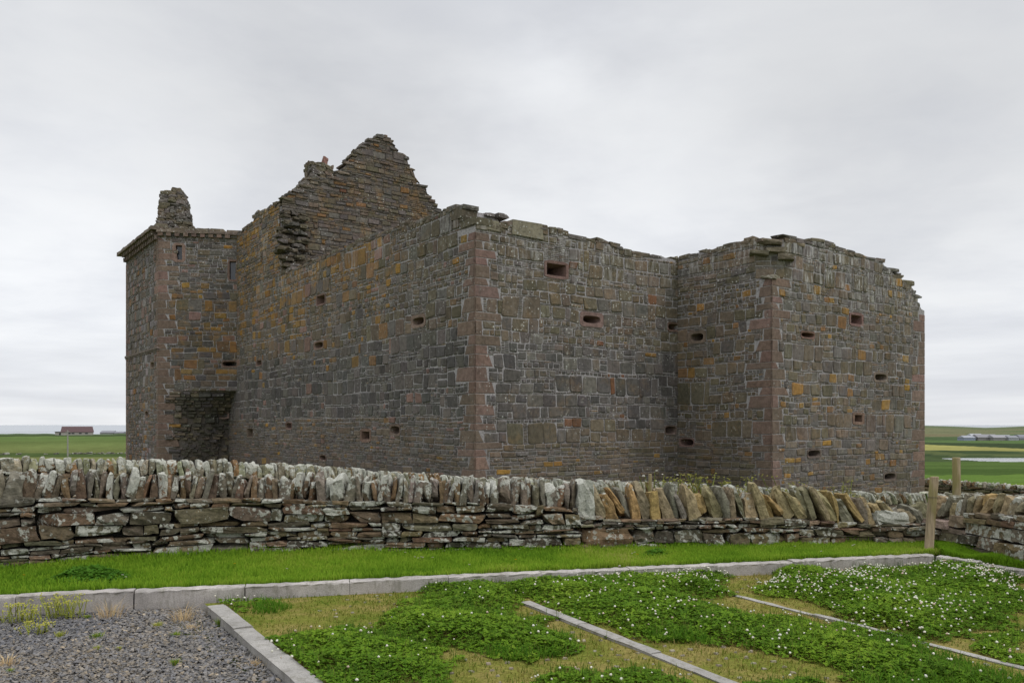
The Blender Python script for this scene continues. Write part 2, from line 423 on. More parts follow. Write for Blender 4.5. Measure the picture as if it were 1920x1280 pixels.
BROWN = (.138, .109, .083); DGREY = (.088, .081, .077); GREY = (.119, .106, .096); OCH = (.28, .155, .032); ORA = (.21, .108, .038); PINK = (.195, .126, .107); OLIVE = (.120, .101, .071); RUST = (.16, .078, .045)
def vary(c, s=.18, h=.04):
    k = 1+U(-s, s); return tuple(max(.01, x*k*(1+U(-h, h))) for x in c)
ASPECT = [1.0]
def pick(f, u, z, big):
    r = rnd.random()
    if f == 'A':
        oc = .40*sstep(5.9, 6.9, z)*sstep(2, 5, u)*(1-.5*sstep(13, 14, u))+.16*sstep(3.3, 4.5, z)*sstep(3, 7, u)*(1-sstep(15, 18, u))+.12*sstep(4.5, 6.5, z)*sstep(9, 12, u)+.03
        cl = nz(u*.45, z*.6, 5)
        oc *= 1+1.6*cl
        if r < oc: c = OCH if rnd.random() < .6 else ORA
        elif r < oc+.04: c = PINK
        elif z > 1.9 and z < 4.2: c = DGREY if rnd.random() < .55 else GREY
        elif z <= 1.9: c = BROWN if rnd.random() < .6 else GREY
        else: c = rnd.choice((BROWN, OLIVE, GREY, BROWN))
    elif f == 'B':
        if r < .07 and big and ASPECT[0] > 1.75: c = OCH
        elif r < .012: c = RUST
        elif 1.6 < z < 3.9: c = DGREY if rnd.random() < .6 else GREY
        else: c = rnd.choice((BROWN, OLIVE, GREY, OLIVE, BROWN))
    elif f == 'C':
        if r < .06: c = OCH if rnd.random() < .4 else ORA
        else: c = rnd.choice((BROWN, OLIVE, OLIVE, BROWN, GREY))
    elif f == 'D':
        if r < .13 and ASPECT[0] > 1.2: c = OCH if rnd.random() < .6 else ORA
        elif r < .145: c = vary(BROWN)
        else: c = rnd.choice((BROWN, OLIVE, GREY, GREY, OLIVE))
    elif f == 'E':
        oc = .20*sstep(3.2, 4.2, z)*(1-sstep(7.5, 8.4, z))+.03
        c = (OCH if rnd.random() < .55 else ORA) if r < oc else rnd.choice((BROWN, GREY, OLIVE, DGREY, PINK if rnd.random() < .3 else GREY))
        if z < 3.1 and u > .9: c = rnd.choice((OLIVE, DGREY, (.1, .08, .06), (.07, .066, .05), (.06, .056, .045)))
    elif f == 'F':
        c = ORA if r < .03+.06*(z < 4) else (PINK if r < .16 else rnd.choice((GREY, GREY, BROWN, (.2, .18, .185))))
    else:
        c = ORA if r < .05 else (RUST if r < .055 else (OLIVE if r < .2 else rnd.choice((BROWN, GREY, OLIVE, GREY, BROWN, (.125, .105, .09)))))
    if c in (OCH, ORA): k = U(.1, .75)*(.9 if f in 'AEFG' else .6); c = tuple(lerp(x, y, min(.8, k)) for x, y in zip(c, BROWN))
    if not big: c = tuple(lerp(x, y, .5) for x, y in zip(c, GREY))
    return vary(c)
def lich_amt(f, u, z):
    if f == 'B': return .25+.7*sstep(2.5, 5.5, z)
    if f == 'A': return .15+.5*sstep(8, 1, u)*sstep(3, 5.5, z)
    if f in 'CD': return .15+.5*sstep(4.5, 6.8, z)
    if f == 'E': return .1+.75*sstep(7, 9, z)
    if f == 'F': return .35
    return .35
def pale_amt(f, u, z):
    if f == 'C': return .8*sstep(5.9, 6.7, z)
    if f == 'D': return .95*sstep(4.9, 6.4, z)*sstep(-2, 2, u)+.18
    if f == 'B': return .6*sstep(5.4, 6.9, z)+.08
    if f == 'A': return .55*sstep(6.4, 7.3, z)*(nz(u*.6, 3.3) > 0.05)
    return 0.0

def och_amt(f, u, z):
    if f == 'A': return .75*sstep(5.4, 6.8, z)*sstep(1.5, 5, u)+.5*sstep(3.8, 5.5, z)*sstep(7, 12, u)
    if f == 'E': return .6*sstep(3.6, 4.6, z)*(1-sstep(7.2, 8.4, z))
    if f == 'G': return .45
    if f == 'F': return .3*(z < 4)
    return .22
def intervals(ua, ub, cuts):
    out = [(ua, ub)]
    for c0, c1 in cuts:
        nx = []
        for p, q in out:
            if c1 <= p or c0 >= q: nx.append((p, q)); continue
            if c0 > p: nx.append((p, c0))
            if c1 < q: nx.append((c1, q))
        out = nx
    return out

STY = {  # band heights, row choices, pinning chance, split chance, width factors
    'rubble': dict(band=(.5, .85), rows=(2, 2, 2, 3), pin=.18, split=.12, wf=(.8, 1.8), sl=.6, lean=.07, gap=.0155),
    'flat':   dict(band=(.25, .5), rows=(2, 2, 3), pin=.12, split=.15, wf=(1.3, 3.4), sl=.45, lean=.10, gap=.012),
    'course': dict(band=(.3, .55), rows=(1, 2, 2), pin=.10, split=.12, wf=(1.2, 2.8), sl=.5, lean=.05, gap=.011),
    'thin':   dict(band=(.25, .5), rows=(2, 3, 3, 4), pin=.05, split=.25, wf=(1.6, 4.2), sl=.4, lean=.05, gap=.006),
}
def layout(f, u0, u1, z0, z1, style, holes=(), quoins=(), top=None):
    """list of (ua, ub, za, zb, shear, big)"""
    out = []; z = z0
    def fill(ua, ub, za, zb, s, lean):
        h = zb-za
        if h < .085:
            u = ua
            while u < ub-.03:
                wd = min(U(.07, .28), ub-u); wd = ub-u if ub-u-wd < .05 else wd
                out.append((u, u+wd, za, zb, 0, False)); u += wd
            return
        u = ua
        while u < ub-.03:
            rest = ub-u
            if rnd.random() < s['pin'] or rest < .12:
                wd = min(U(.05, .14), rest); n = max(1, round(h/U(.04, .065)))
                for i in range(n): out.append((u, u+wd, za+h*i/n, za+h*(i+1)/n, lean, False))
            else:
                wd = min(max(.12, h*U(*s['wf'])), .56, rest)
                if rest-wd < .07: wd = rest
                if rnd.random() < s['split'] and h > .17:
                    k = U(.3, .7)
                    for p, q in ((za, za+h*k), (za+h*k, zb)):
                        v = u
                        while v < u+wd-.02:
                            ww = min(wd*U(.5, 1.1), u+wd-v); ww = u+wd-v if u+wd-v-ww < .06 else ww
                            out.append((v, v+ww, p, q, 0, True)); v += ww
                else: out.append((u, u+wd, za, zb, lean, True))
            u += wd
    while z < z1-.02:
        s = STY[style(z) if callable(style) else style]
        bh = min(U(*s['band']), z1-z); u = u0
        if z1-z-bh < .12: bh = z1-z
        while u < u1-.01:
            pw = min(U(.9, 2.6), u1-u); pw = u1-u if u1-u-pw < .5 else pw
            n = rnd.choice(s['rows']); cuts = sorted(U(.12, .88) for _ in range(n-1)) if rnd.random() < .35 else [(i+1)/n+U(-.09, .09) for i in range(n-1)]
            es = [0]+cuts+[1]; zz = [z+bh*e for e in es]; rows = []
            for i in range(n):
                p, q = zz[i], zz[i+1]
                if q-p > .16 and rnd.random() < s['sl']:
                    k = U(.035, .06); rows += [(p, p+k), (p+k, q)]
                else: rows.append((p, q))
            for p, q in rows:
                lean = U(-1, 1)*s['lean']*(q-p)
                zm = (p+q)/2
                ua, ub = u, u+pw
                for side in (0, 1):
                    ov = [(w0, max(p, qa), min(q, qb)) for (sd_, w0, qa, qb) in quoins if sd_ == side and qa < q-.015 and qb > p+.015]
                    if not ov: continue
                    wm = max(o_[0] for o_ in ov)
                    for w0, oa, ob in ov:   # pack small stones into the notch beside a short corner stone
                        if w0 < wm-.05:
                            if side == 0: ga, gb = max(u, u0+w0), min(u+pw, u0+wm)
                            else: ga, gb = max(u, u1-wm), min(u+pw, u1-w0)
                            if gb-ga > .05: fill(ga, gb, oa, ob, s, 0)
                    if side == 0: ua = max(ua, u0+wm)
                    else: ub = min(ub, u1-wm)
                if ub-ua < .03: continue
                cuts_h = [(h[0], h[1]) for h in holes if h[2] < q-.01 and h[3] > p+.01]
                for va, vb in intervals(ua, ub, cuts_h):
                    if vb-va > .03: fill(va, vb, p, q, s, lean)
                for h in holes:   # slivers above and below a frame that a row only partly meets
                    if h[2] < q-.01 and h[3] > p+.01 and h[0] < ub and h[1] > ua:
                        hu0, hu1 = max(h[0], ua), min(h[1], ub)
                        for za, zb in ((p, h[2]), (h[3], q)):
                            if zb-za > .02 and hu1-hu0 > .05:
                                k = max(1, round((zb-za)/.06))
                                for i in range(k): fill(hu0, hu1, za+(zb-za)*i/k, za+(zb-za)*(i+1)/k-.001, dict(s, pin=0, split=0), 0)
            u += pw
        z += bh
    return out

def put_stone(mb, f, poly, rel, colr, lich=0, pale=0, m=0, offs=None, tilt=.05, inset=.02):
    n = len(poly); cu = sum(p[0] for p in poly)/n; cz = sum(p[1] for p in poly)/n
    hw = max(.02, (max(p[0] for p in poly)-min(p[0] for p in poly))/2); hh = max(.015, (max(p[1] for p in poly)-min(p[1] for p in poly))/2)
    ku, kz = min(.42, inset/hw), min(.42, inset/hh)
    tu, tz = U(-tilt, tilt), U(-tilt, tilt); bo = offs(cu, cz) if offs else 0.0
    tu *= min(1, .12/hw); tz *= min(1, .12/hh); rel += abs(tu)*hw+abs(tz)*hh
    v0 = [f.P(u, z, bo-.05) for u, z in poly]; v1 = [f.P(u, z, bo+rel*.55+tu*(u-cu)+tz*(z-cz)) for u, z in poly]
    v2 = [f.P(u+(cu-u)*ku, z+(cz-z)*kz, bo+rel+U(-.004, .004)+tu*(u-cu)+tz*(z-cz)) for u, z in poly]
    fs = []
    for i in range(n):
        j = (i+1) % n; fs.append((i, j, n+j, n+i)); fs.append((n+i, n+j, 2*n+j, 2*n+i))
    fs.append(tuple(range(2*n, 3*n)))
    mb.add(v0+v1+v2, fs, colr, lich, pale, m)

def rough_poly(ua, ub, za, zb, shear, g, cut=.12):
    w_, h_ = ub-ua, zb-za; j = min(.022, .075*min(w_, h_))
    c = [(ua+g+U(-j, j)-shear/2, za+g+U(-j, j)), (ub-g+U(-j, j)-shear/2, za+g+U(-j, j)), (ub-g+U(-j, j)+shear/2, zb-g+U(-j, j)), (ua+g+U(-j, j)+shear/2, zb-g+U(-j, j))]
    out = []
    for i in range(4):
        p, q, r = c[i-1], c[i], c[(i+1) % 4]
        k = U(.02, cut)*min(w_, h_)
        for o in (p, r):
            d = math.hypot(o[0]-q[0], o[1]-q[1])+1e-6; kk = min(.45, k*U(.6, 1.4)/d)
            out.append((q[0]+(o[0]-q[0])*kk, q[1]+(o[1]-q[1])*kk))
    return out

def stone_face(mb, f, u0, u1, z0, z1, style, top=None, holes=(), quoins=(), lo=None, warp=.055, rel=(.002, .028), offs=None, relf=None, cfn=None):
    for (ua, ub, za, zb, sh, big) in layout(f, u0, u1, z0, z1, style, holes, quoins):
        uc, zc_ = (ua+ub)/2, (za+zb)/2
        if top and zc_ > top(uc)-.02: continue
        if lo and zc_ < lo(uc): continue
        s = STY[style(zc_) if callable(style) else style]
        poly = rough_poly(ua, ub, za, zb, sh, s['gap'] if big else min(s['gap']*.55, (zb-za)*.13))
        pl = []
        for (u, z) in poly:
            k = min(1, max(0, min(u-u0, u1-u)/.9))
            for h in holes:
                dd = max(h[0]-u, u-h[1], h[2]-z, z-h[3], 0); k = min(k, dd/.5)
            pl.append((u+k*(.05*nz(u*.8, z*.8, 2)), z+k*(warp*nz(u*.42, z*.55, 7)+.35*warp*nz(u*1.6, z*1.3, 1))))
        if top: e_t = U(-.05, .03); pl = [(u, min(z, top(u)+e_t)) for u, z in pl]
        if max(p[1] for p in pl)-min(p[1] for p in pl) < .015: continue
        r = U(*rel) if big else U(rel[0], rel[0]+(rel[1]-rel[0])*.45)
        if relf: r += relf(uc, zc_)
        fn = f.name
        ASPECT[0] = (ub-ua)/(zb-za)
        colr = (cfn or pick)(fn, uc, zc_, big)
        mb.och = och_amt(fn, uc, zc_)
        put_stone(mb, f, pl, r, colr, lich_amt(fn, uc, zc_)*U(.6, 1.2), pale_amt(fn, uc, zc_), 0, offs)
    mb.och = 0.0

def backing(mb, f, outer, holes=(), thick=1.2, m=1):
    """mortar core of a wall: front polygon with openings, top edges and back"""
    loops = [[Vector((u, z, 0)) for u, z in outer]]+[[Vector((u, z, 0)) for u, z in h] for h in holes]
    flat = [p for l in loops for p in l]
    tris = tessellate_polygon(loops)
    mb.add([f.P(p.x, p.y, 0) for p in flat], [tuple(x) for x in tris], m=m)
    n = len(outer); vs = [f.P(u, z, 0) for u, z in outer]+[f.P(u, z, -thick) for u, z in outer]
    fs = []
    for i in range(n):
        j = (i+1) % n
        if abs(outer[i][0]-outer[j][0]) < 1e-4 and (abs(outer[i][0]-min(p[0] for p in outer)) < 1e-3 or abs(outer[i][0]-max(p[0] for p in outer)) < 1e-3): continue
        if outer[i][1] < -1.3 and outer[j][1] < -1.3: continue
        fs.append((i, j, n+j, n+i))
    mb.add(vs, fs, m=m)
    mb.add([f.P(u, z, -thick) for u, z in outer], [tuple(x) for x in tessellate_polygon([[Vector((u, z, 0)) for u, z in outer]])], m=m)

def quoin_set(z0, z1, side0, f0, side1, f1):
    """alternating long and short dressed corner stones for the two faces that meet at a corner"""
    z = z0; k = 0; q0 = []; q1 = []
    while z < z1-.1:
        h = min(U(.18, .40), z1-z); lg, shn = U(.45, .95), U(.26, .48)
        if k % 2: lg, shn = shn, lg
        q0.append((side0, lg, z, z+h)); q1.append((side1, shn, z, z+h)); z += h; k += 1
    return q0, q1
def put_quoins(mb, f, u0, u1, qs, cutlist=None):
    for side, w_, za, zb in qs:
        ua, ub = (u0-.012, u0+w_-.012) if side == 0 else (u1-w_+.012, u1+.012)
        g = .007; k = U(.02, .2)
        if side == 0: poly = [(ua, za+g), (ub-g, za+g+U(-.01, .02)), (ub-g-k*U(.2, 1), zb-g), (ua, zb-g)]
        else: poly = [(ua+g+k*U(0, .5), za+g), (ub, za+g), (ub, zb-g), (ua+g+k*U(0, 1), zb-g+U(-.02, .01))]
        n = len(poly); c = vary(PINK, .2, .05); kb = U(.15, .85); c = tuple(lerp(p_, q_, kb) for p_, q_ in zip(c, BROWN))
        v0 = [f.P(u, z, -.03) for u, z in poly]; v1 = [f.P(u, z, .004) for u, z in poly]
        cu = sum(p[0] for p in poly)/n; cz = sum(p[1] for p in poly)/n
        v2 = [f.P(u+(cu-u)*.05, z+(cz-z)*.09, .012) for u, z in poly]
        fs = []
        for i in range(n): j = (i+1) % n; fs += [(i, j, n+j, n+i), (n+i, n+j, 2*n+j, 2*n+i)]
        fs.append(tuple(range(2*n, 3*n)))
        mb.add(v0+v1+v2, fs, c, .3*lich_amt(f.name, cu, cz), 0)

def outline(u, z, w_, h_, shape, n=16):
    if shape == 'rect':
        p = []
        for k in range(n):
            s = k/n*4; i = int(s); q = s-i
            x, y = [(-1+2*q, -1), (1, -1+2*q), (1-2*q, 1), (-1, 1-2*q)][i]; p.append((u+x*w_/2, z+y*h_/2))
        return p
    p = []
    for k in range(n):
        an = 2*math.pi*(k+.5)/n-3*math.pi/4-math.pi/n; cs, sn = math.cos(an), math.sin(an); e = .62
        p.append((u+math.copysign(abs(cs)**e, cs)*w_/2, z+math.copysign(abs(sn)**e, sn)*h_/2))
    return p
def opening(f, px, py, pw, ph, shape, fr=(.14, .12), offs=0.0):
    fr = (fr[0]*.75, fr[1]*.75)
    u, z = f.on(px, py); w_ = abs(f.on(px+pw/2, py)[0]-f.on(px-pw/2, py)[0]); h_ = abs(f.on(px, py+ph/2)[1]-f.on(px, py-ph/2)[1])
    return dict(f=f, u=u, z=z, w=w_, h=h_, shape=shape, box=(u-w_/2-fr[0], u+w_/2+fr[0], z-h_/2-fr[1], z+h_/2+fr[1]), out=outline(u, z, w_, h_, shape))
def build_opening(o, parent, name='gun_loop', depth=2.3, colr=None, glass=False):
    mb = MB(); f = o['f']; out = o['out']; n = len(out); x0, x1, z0, z1 = o['box']; u, z = o['u'], o['z']
    c = vary(colr or tuple(lerp(p_, q_, U(.2, .7)) for p_, q_ in zip(PINK, BROWN)), .15)
    ring = []
    for (pu, pz) in out:
        du, dz = pu-u, pz-z; k = min((x1-u)/abs(du) if abs(du) > 1e-6 else 1e9, (z1-z)/abs(dz) if abs(dz) > 1e-6 else 1e9); ring.append((u+du*k*.97, z+dz*k*.97))
    vs = [f.P(p, q, -.04) for p, q in ring]+[f.P(p, q, .02+U(0, .006)) for p, q in ring]+[f.P(p, q, .016) for p, q in out]
    sp = .64 if not glass else .9
    dep = (.0, .42, depth); sc_ = (1.0, sp, sp*.9)
    for dd, k in list(zip(dep, sc_))[1:]: vs += [f.P(u+(p-u)*k, z+(q-z)*k, -dd) for p, q in out]
    fs = []
    for r in range(4):
        for i in range(n): j = (i+1) % n; fs.append((r*n+i, r*n+j, (r+1)*n+j, (r+1)*n+i))
    fs.append(tuple(range(4*n, 5*n)))
    mb.add(vs, fs, c, .15, 0, 0)
    mats = [M_stone]
    if glass:
        mats.append(M_glass)
        mb.add([f.P(u-o['w']*.42, z-o['h']*.46, -.16), f.P(u+o['w']*.42, z-o['h']*.46, -.16), f.P(u+o['w']*.42, z+o['h']*.46, -.16), f.P(u-o['w']*.42, z+o['h']*.46, -.16)], [(0, 1, 2, 3)], m=1)
    return mb.build(name, mats, parent)
m, t = mat('window_glass'); finish(t, (.03, .035, .045), .06, spec=.8); M_glass = m

def head_stones(mb, f, top, u0, u1, thick, lay=2, size=(.25, .6), over=.015, name=None):
    """flat capping stones bedded along a ragged wall head"""
    for k in range(lay):
        d = -over
        while d < thick:
            dp = U(.3, .5); u = u0+U(0, .1)
            while u < u1:
                wd = U(*size); th = U(.05, .14)
                uc = u+wd/2
                if uc > u1: break
                zz = top(uc)-.10+k*.075+U(-.03, .03)
                if rnd.random() < (.93 if k == 0 else .42):
                    q = f.O+f.d*uc+f.n*(-(d+dp/2)); an = math.atan2(f.d.y, f.d.x)+U(-.12, .12)
                    stone(mb, (q.x, q.y, zz), wd*1.02, dp*1.05, th*1.1, an, U(-.05, .05), 0, .08, .10, vary(rnd.choice((OLIVE, BROWN, GREY)), .25), .8, (BV1, BF1), 0, 1)
                u += wd
            d += dp

castle = empty('ruined_castle', (P0.x, P0.y, 0))
tag(castle, 'roofless ruined castle of brown rubble stone with pinkish corner stones and a ragged gable', 'castle')
from mathutils import Matrix
def cbuild(mb, name, mats, parent=None):
    o = mb.build(name, mats, parent or castle)
    if (parent or castle) is castle: o.matrix_parent_inverse = Matrix.Translation((-P0.x, -P0.y, 0))
    return o
def fix(o):  # parts stay where they were modelled although the root sits at the castle's corner
    o.matrix_parent_inverse = Matrix.Translation((-P0.x, -P0.y, 0)); return o

ZB = -1.6
topA = prof([(0, 7.12), (.55, 7.15), (.62, 7.55), (1.05, 7.62), (1.7, 7.68), (6, 7.76), (13.2, 7.74), (13.93, 7.85), (13.99, 10.5), (16.2, 10.75), (17.0, 10.85), (17.3, 10.45), (19.45, 10.35), (21, 10.35)])
topB = prof([(0, 7.12), (.62, 7.05), (1.15, 7.04), (1.2, 7.2), (2.3, 7.28), (3.1, 7.28), (3.2, 7.16), (4.2, 7.17), (5, 7.14), (5.6, 7.0), (6.6, 7.05), (7.6, 7.03), (7.9, 7.1)])
topC = prof([(0, 7.08), (.8, 7.12), (2.2, 7.12), (3.0, 7.1), (3.61, 6.95)])
topD = prof([(0, 6.98), (.6, 7.05), (1.3, 7.08), (2.4, 7.2), (3.3, 7.15), (3.9, 7.12), (4.6, 7.12), (6.0, 7.06), (6.1, 6.85), (6.8, 6.75), (7.2, 6.5), (7.9, 6.42), (8.2, 6.15), (8.25, 5.95), (8.45, 5.75), (8.69, 5.7)])

opsA = [opening(FA, *a) for a in ((602, 562, 15, 16, 'rect', (.1, .08)), (785, 602, 21, 14, 'oval', (.14, .12)), (598, 647, 16, 11, 'oval', (.1, .08)), (486, 680, 9, 9, 'rect', (.08, .06)), (469, 811, 10, 15, 'rect', (.08, .06)), (542, 798, 10, 11, 'oval', (.07, .06)), (686, 816, 15, 15, 'rect', (.15, .14)), (741, 806, 17, 15, 'oval', (.08, .09)), (606, 858, 11, 9, 'oval', (.06, .05)))]
opsB = [opening(FB, *a) for a in ((1043, 506, 36, 22, 'rect', (.14, .12)), (1109, 599, 33, 14, 'oval', (.17, .15)), (1262, 613, 19, 12, 'oval', (.05, .07)), (1257, 806, 20, 14, 'oval', (.04, .05)))]
opsC = [opening(FC, *a) for a in ((1307, 632, 24, 14, 'oval', (.16, .12)), (1288, 829, 25, 13, 'oval', (.06, .05)))]
opsD = [opening(FD, *a) for a in ((1605, 599, 20, 16, 'rect', (.14, .12)), (1514, 628, 24, 9, 'oval', (.05, .06)), (1651, 707, 22, 12, 'oval', (.1, .09)), (1609, 784, 14, 13, 'rect', (.17, .13)), (1526, 850, 23, 12, 'oval', (.06, .06)), (1668, 893, 21, 12, 'oval', (.08, .08)))]
qA0, qB0 = quoin_set(-.4, 6.75, 0, FA, 0, FB)
qC1, qD0 = quoin_set(-.8, 5.86, 1, FC, 0, FD)
qD1, _ = quoin_set(-1.4, 5.45, 1, FD, 0, FD)
qE0, qF0 = quoin_set(-.6, 10.0, 0, FE, 0, FF)
qF1, _ = quoin_set(-.6, 9.8, 1, FF, 0, FF)

def poly_from(top, u0, u1, zb, drop=.1, n=60, extra=()):
    us = sorted(set([u0+(u1-u0)*i/n for i in range(n+1)]+list(extra)))
    return [(u0, zb)]+[(u1, zb)]+[(u, top(u)-drop) for u in reversed(us)]

# long west wall
sA = lambda z: 'flat' if z < 1.7 else ('thin' if z > 7.9 else 'rubble')
mb = MB()
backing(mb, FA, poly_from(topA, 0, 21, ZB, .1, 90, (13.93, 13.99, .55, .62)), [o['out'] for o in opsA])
stone_face(mb, FA, 0, 20.6, -.4, 7.75, sA, topA, [o['box'] for o in opsA], qA0)
stone_face(mb, FA, 13.9, 20.6, 7.75, 10.9, 'flat', topA)
put_quoins(mb, FA, 0, 21, qA0)
head_stones(mb, FA, topA, .0, 13.6, 1.2, 2)
head_stones(mb, FA, topA, 14.0, 19.6, 1.0, 2)
# the upstanding corner block
for (u, z, w_, h_, d_) in ((.85, 7.42, .55, .34, .5), (1.15, 7.62, .5, .14, .5), (.3, 7.05, .7, .2, .6)):
    q = FA.O+FA.d*u-FA.n*(d_/2-.03); mb.box((q.x, q.y, z), w_, d_, h_, math.atan2(a_.y, a_.x), .05, .015, c=vary(OLIVE), l=.6)
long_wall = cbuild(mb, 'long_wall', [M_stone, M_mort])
for o in opsA: build_opening(o, long_wall)
# end wall
sB = lambda z: 'flat' if z < 1.0 else 'rubble'
mb = MB()
backing(mb, FB, poly_from(topB, 0, 9.0, ZB, .1, 60), [o['out'] for o in opsB])
stone_face(mb, FB, 0, 7.93, -.6, 7.4, sB, topB, [o['box'] for o in opsB], qB0)
put_quoins(mb, FB, 0, 7.9, qB0)
head_stones(mb, FB, topB, .1, 7.9, 1.2, 2, (.3, .8))
q = FB.O+FB.d*1.75-FB.n*.3; mb.box((q.x, q.y, 7.05), 1.1, .7, .42, math.atan2(b_.y, b_.x), .04, .02, c=(.2, .18, .13), l=.5)
q = FB.O+FB.d*.45-FB.n*.3; mb.box((q.x, q.y, 7.0), .7, .7, .26, math.atan2(b_.y, b_.x), .12, .03, c=(.2, .18, .13), l=.9)
end_wall = cbuild(mb, 'end_wall', [M_stone, M_mort])
for o in opsB: build_opening(o, end_wall)
# rear walls that close the shell
mb = MB()
FR = Face(P0+b_*9.0, a_, -nA, 'A'); backing(mb, FR, [(0, ZB), (13.9, ZB), (13.9, 6.4), (0, 6.4)], thick=1.0)
backing(mb, FR, [(13.9, ZB), (21, ZB), (21, 9.6), (13.9, 9.6)], thick=1.0)
FR2 = Face(P0+a_*21.0, b_, -nB, 'B'); backing(mb, FR2, [(0, ZB), (9, ZB), (9, 9.4), (0, 9.4)], thick=1.0)
cbuild(mb, 'rear_wall', [M_stone, M_mortd])

# south tower
tower = empty('square_tower'); tower.parent = castle; tower.matrix_parent_inverse = Matrix.Translation((-P0.x, -P0.y, 0))
mb = MB()
CH = .55  # the upper corner is cut off above the dressed quoins
tc = lambda u: topC(u) if u < 3.61-CH else 5.86
backing(mb, FC, [(-1.2, ZB), (3.61, ZB), (3.61, 5.84), (3.61-CH, 5.84)]+[(u, topC(u)-.1) for u in (3.61-CH, 2.4, 1.6, .8, 0, -1.2)], [o['out'] for o in opsC])
backing(mb, FD, [(0, ZB), (8.69, ZB)]+[(u, topD(u)-.1) for u in np.linspace(8.69, CH, 40)]+[(CH, 5.84), (0, 5.84)], [o['out'] for o in opsD])
stone_face(mb, FC, 0, 3.61, -1.0, 5.84, sB, topC, [o['box'] for o in opsC], qC1)
stone_face(mb, FC, 0, 3.61-CH, 5.84, 7.3, 'flat', topC)
stone_face(mb, FD, 0, 8.69, -1.4, 5.84, sB, topD, [o['box'] for o in opsD], qD0+qD1)
stone_face(mb, FD, CH, 8.69, 5.84, 7.3, 'rubble', topD)
put_quoins(mb, FC, 0, 3.61, qC1); put_quoins(mb, FD, 0, 8.69, qD0); put_quoins(mb, FD, 0, 8.69, qD1)
c0 = Q+a_*CH; c1 = Q+b_*CH; cd = (c1-c0).normalized(); cn = Vector((cd.y, -cd.x)); FK = Face(c0, cd, cn, 'C'); LK = (c1-c0).length
backing(mb, FK, [(0, 5.8), (LK, 5.8), (LK, 6.95), (0, 6.98)], thick=.6)
stone_face(mb, FK, -.03, LK+.03, 5.86, 7.1, 'flat', lambda u: 7.02)
mb.add([(*Q, 5.85), (*c0, 5.85), (*c1, 5.85)], [(0, 1, 2)], c=vary((.3, .28, .25)), l=.9)
for (u, z, w_) in ((.1, 6.62, .55), (.55, 6.68, .6), (.35, 6.95, .8), (.85, 6.5, .45)):   # stones that still oversail the cut corner
    q = c0+cd*u-cn*.13; stone(mb, (q.x, q.y, z), w_, .6, U(.16, .22), math.atan2(cd.y, cd.x)+U(-.2, .2), U(-.05, .05), 0, .12, .08, vary(OLIVE), .5, ncut=3)
q = Q+a_*.18+b_*.16; stone(mb, (q.x, q.y, 5.88), .48, .42, .12, math.atan2(b_.y, b_.x)+.3, 0, 0, .15, .1, (.2, .18, .14), 1)
head_stones(mb, FC, topC, 0, 3.1, 1.1, 2); head_stones(mb, FD, topD, .5, 8.7, 1.1, 3, (.25, .7))
# hidden sides
FS = Face(Q+b_*8.69, a_, b_*1.0, 'D'); backing(mb, FS, [(0, ZB), (8.6, ZB), (8.6, 5.4), (0, 5.4)], thick=1.0)
FS2 = Face(Q+b_*8.69+a_*8.6, -b_, -nB, 'D'); backing(mb, FS2, [(0, ZB), (8.0, ZB), (8.0, 5.2), (0, 5.2)], thick=1.0)
cbuild(mb, 'tower_walls', [M_stone, M_mort], tower)
for o in opsC+opsD: build_opening(o, tower)

# north tower with the windows
ntower = empty('corner_tower'); ntower.parent = castle; ntower.matrix_parent_inverse = Matrix.Translation((-P0.x, -P0.y, 0))
opsE = [opening(FE, *a) for a in ((335.5, 473.5, 12, 27, 'rect', (.2, .16)), (436.5, 507, 12, 34, 'rect', (.13, .14)), (431, 682, 28, 9, 'oval', (.07, .08)))]
opsF = [opening(FF, *a) for a in ((264, 689, 5, 9, 'oval', (.12, .08)), (286, 684, 6, 10, 'oval', (.12, .08)), (252, 777, 5, 10, 'rect', (.1, .07)), (275.5, 776, 5, 10, 'oval', (.1, .07)), (291.5, 476, 3, 26, 'rect', (.12, .1)))]
LF = 6.65; LE = 3.39; zr = 3.15
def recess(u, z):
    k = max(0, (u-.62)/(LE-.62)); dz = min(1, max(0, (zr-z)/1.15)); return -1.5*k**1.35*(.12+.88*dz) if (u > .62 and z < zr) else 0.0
mb = MB()
backing(mb, FE, [(0, ZB), (.62, ZB), (.62, zr), (LE+.3, zr), (LE+.3, 10.25), (0, 10.25)], [o['out'] for o in opsE])
nu, nzz = 24, 40; vs = []; fs = []
for i in range(nzz+1):
    for j in range(nu+1):
        u = .62+(LE+.5-.62)*j/nu; z = ZB+(zr-.001-ZB)*i/nzz; vs.append(FE.P(u, z, recess(u, z)))
for i in range(nzz):
    for j in range(nu): k = i*(nu+1)+j; fs.append((k, k+1, k+nu+2, k+nu+1))
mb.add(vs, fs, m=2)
backing(mb, FF, [(0, ZB), (LF, ZB), (LF, 10.25), (0, 10.25)], [o['out'] for o in opsF])
qEh = [q for q in qE0]
stone_face(mb, FE, 0, LE, zr, 10.15, lambda z: 'flat' if z > 8.2 else 'course', None, [o['box'] for o in opsE], qE0)
stone_face(mb, FE, 0, LE+.25, -.8, zr-.02, 'thin', None, [], qE0, offs=recess, rel=(.01, .10))
stone_face(mb, FF, 0, LF, -.8, 10.15, lambda z: 'flat' if z < 2.5 else 'rubble', None, [o['box'] for o in opsF], qF0+qF1)
put_quoins(mb, FE, 0, LE, qE0); put_quoins(mb, FF, 0, LF, qF0); put_quoins(mb, FF, 0, LF, qF1)
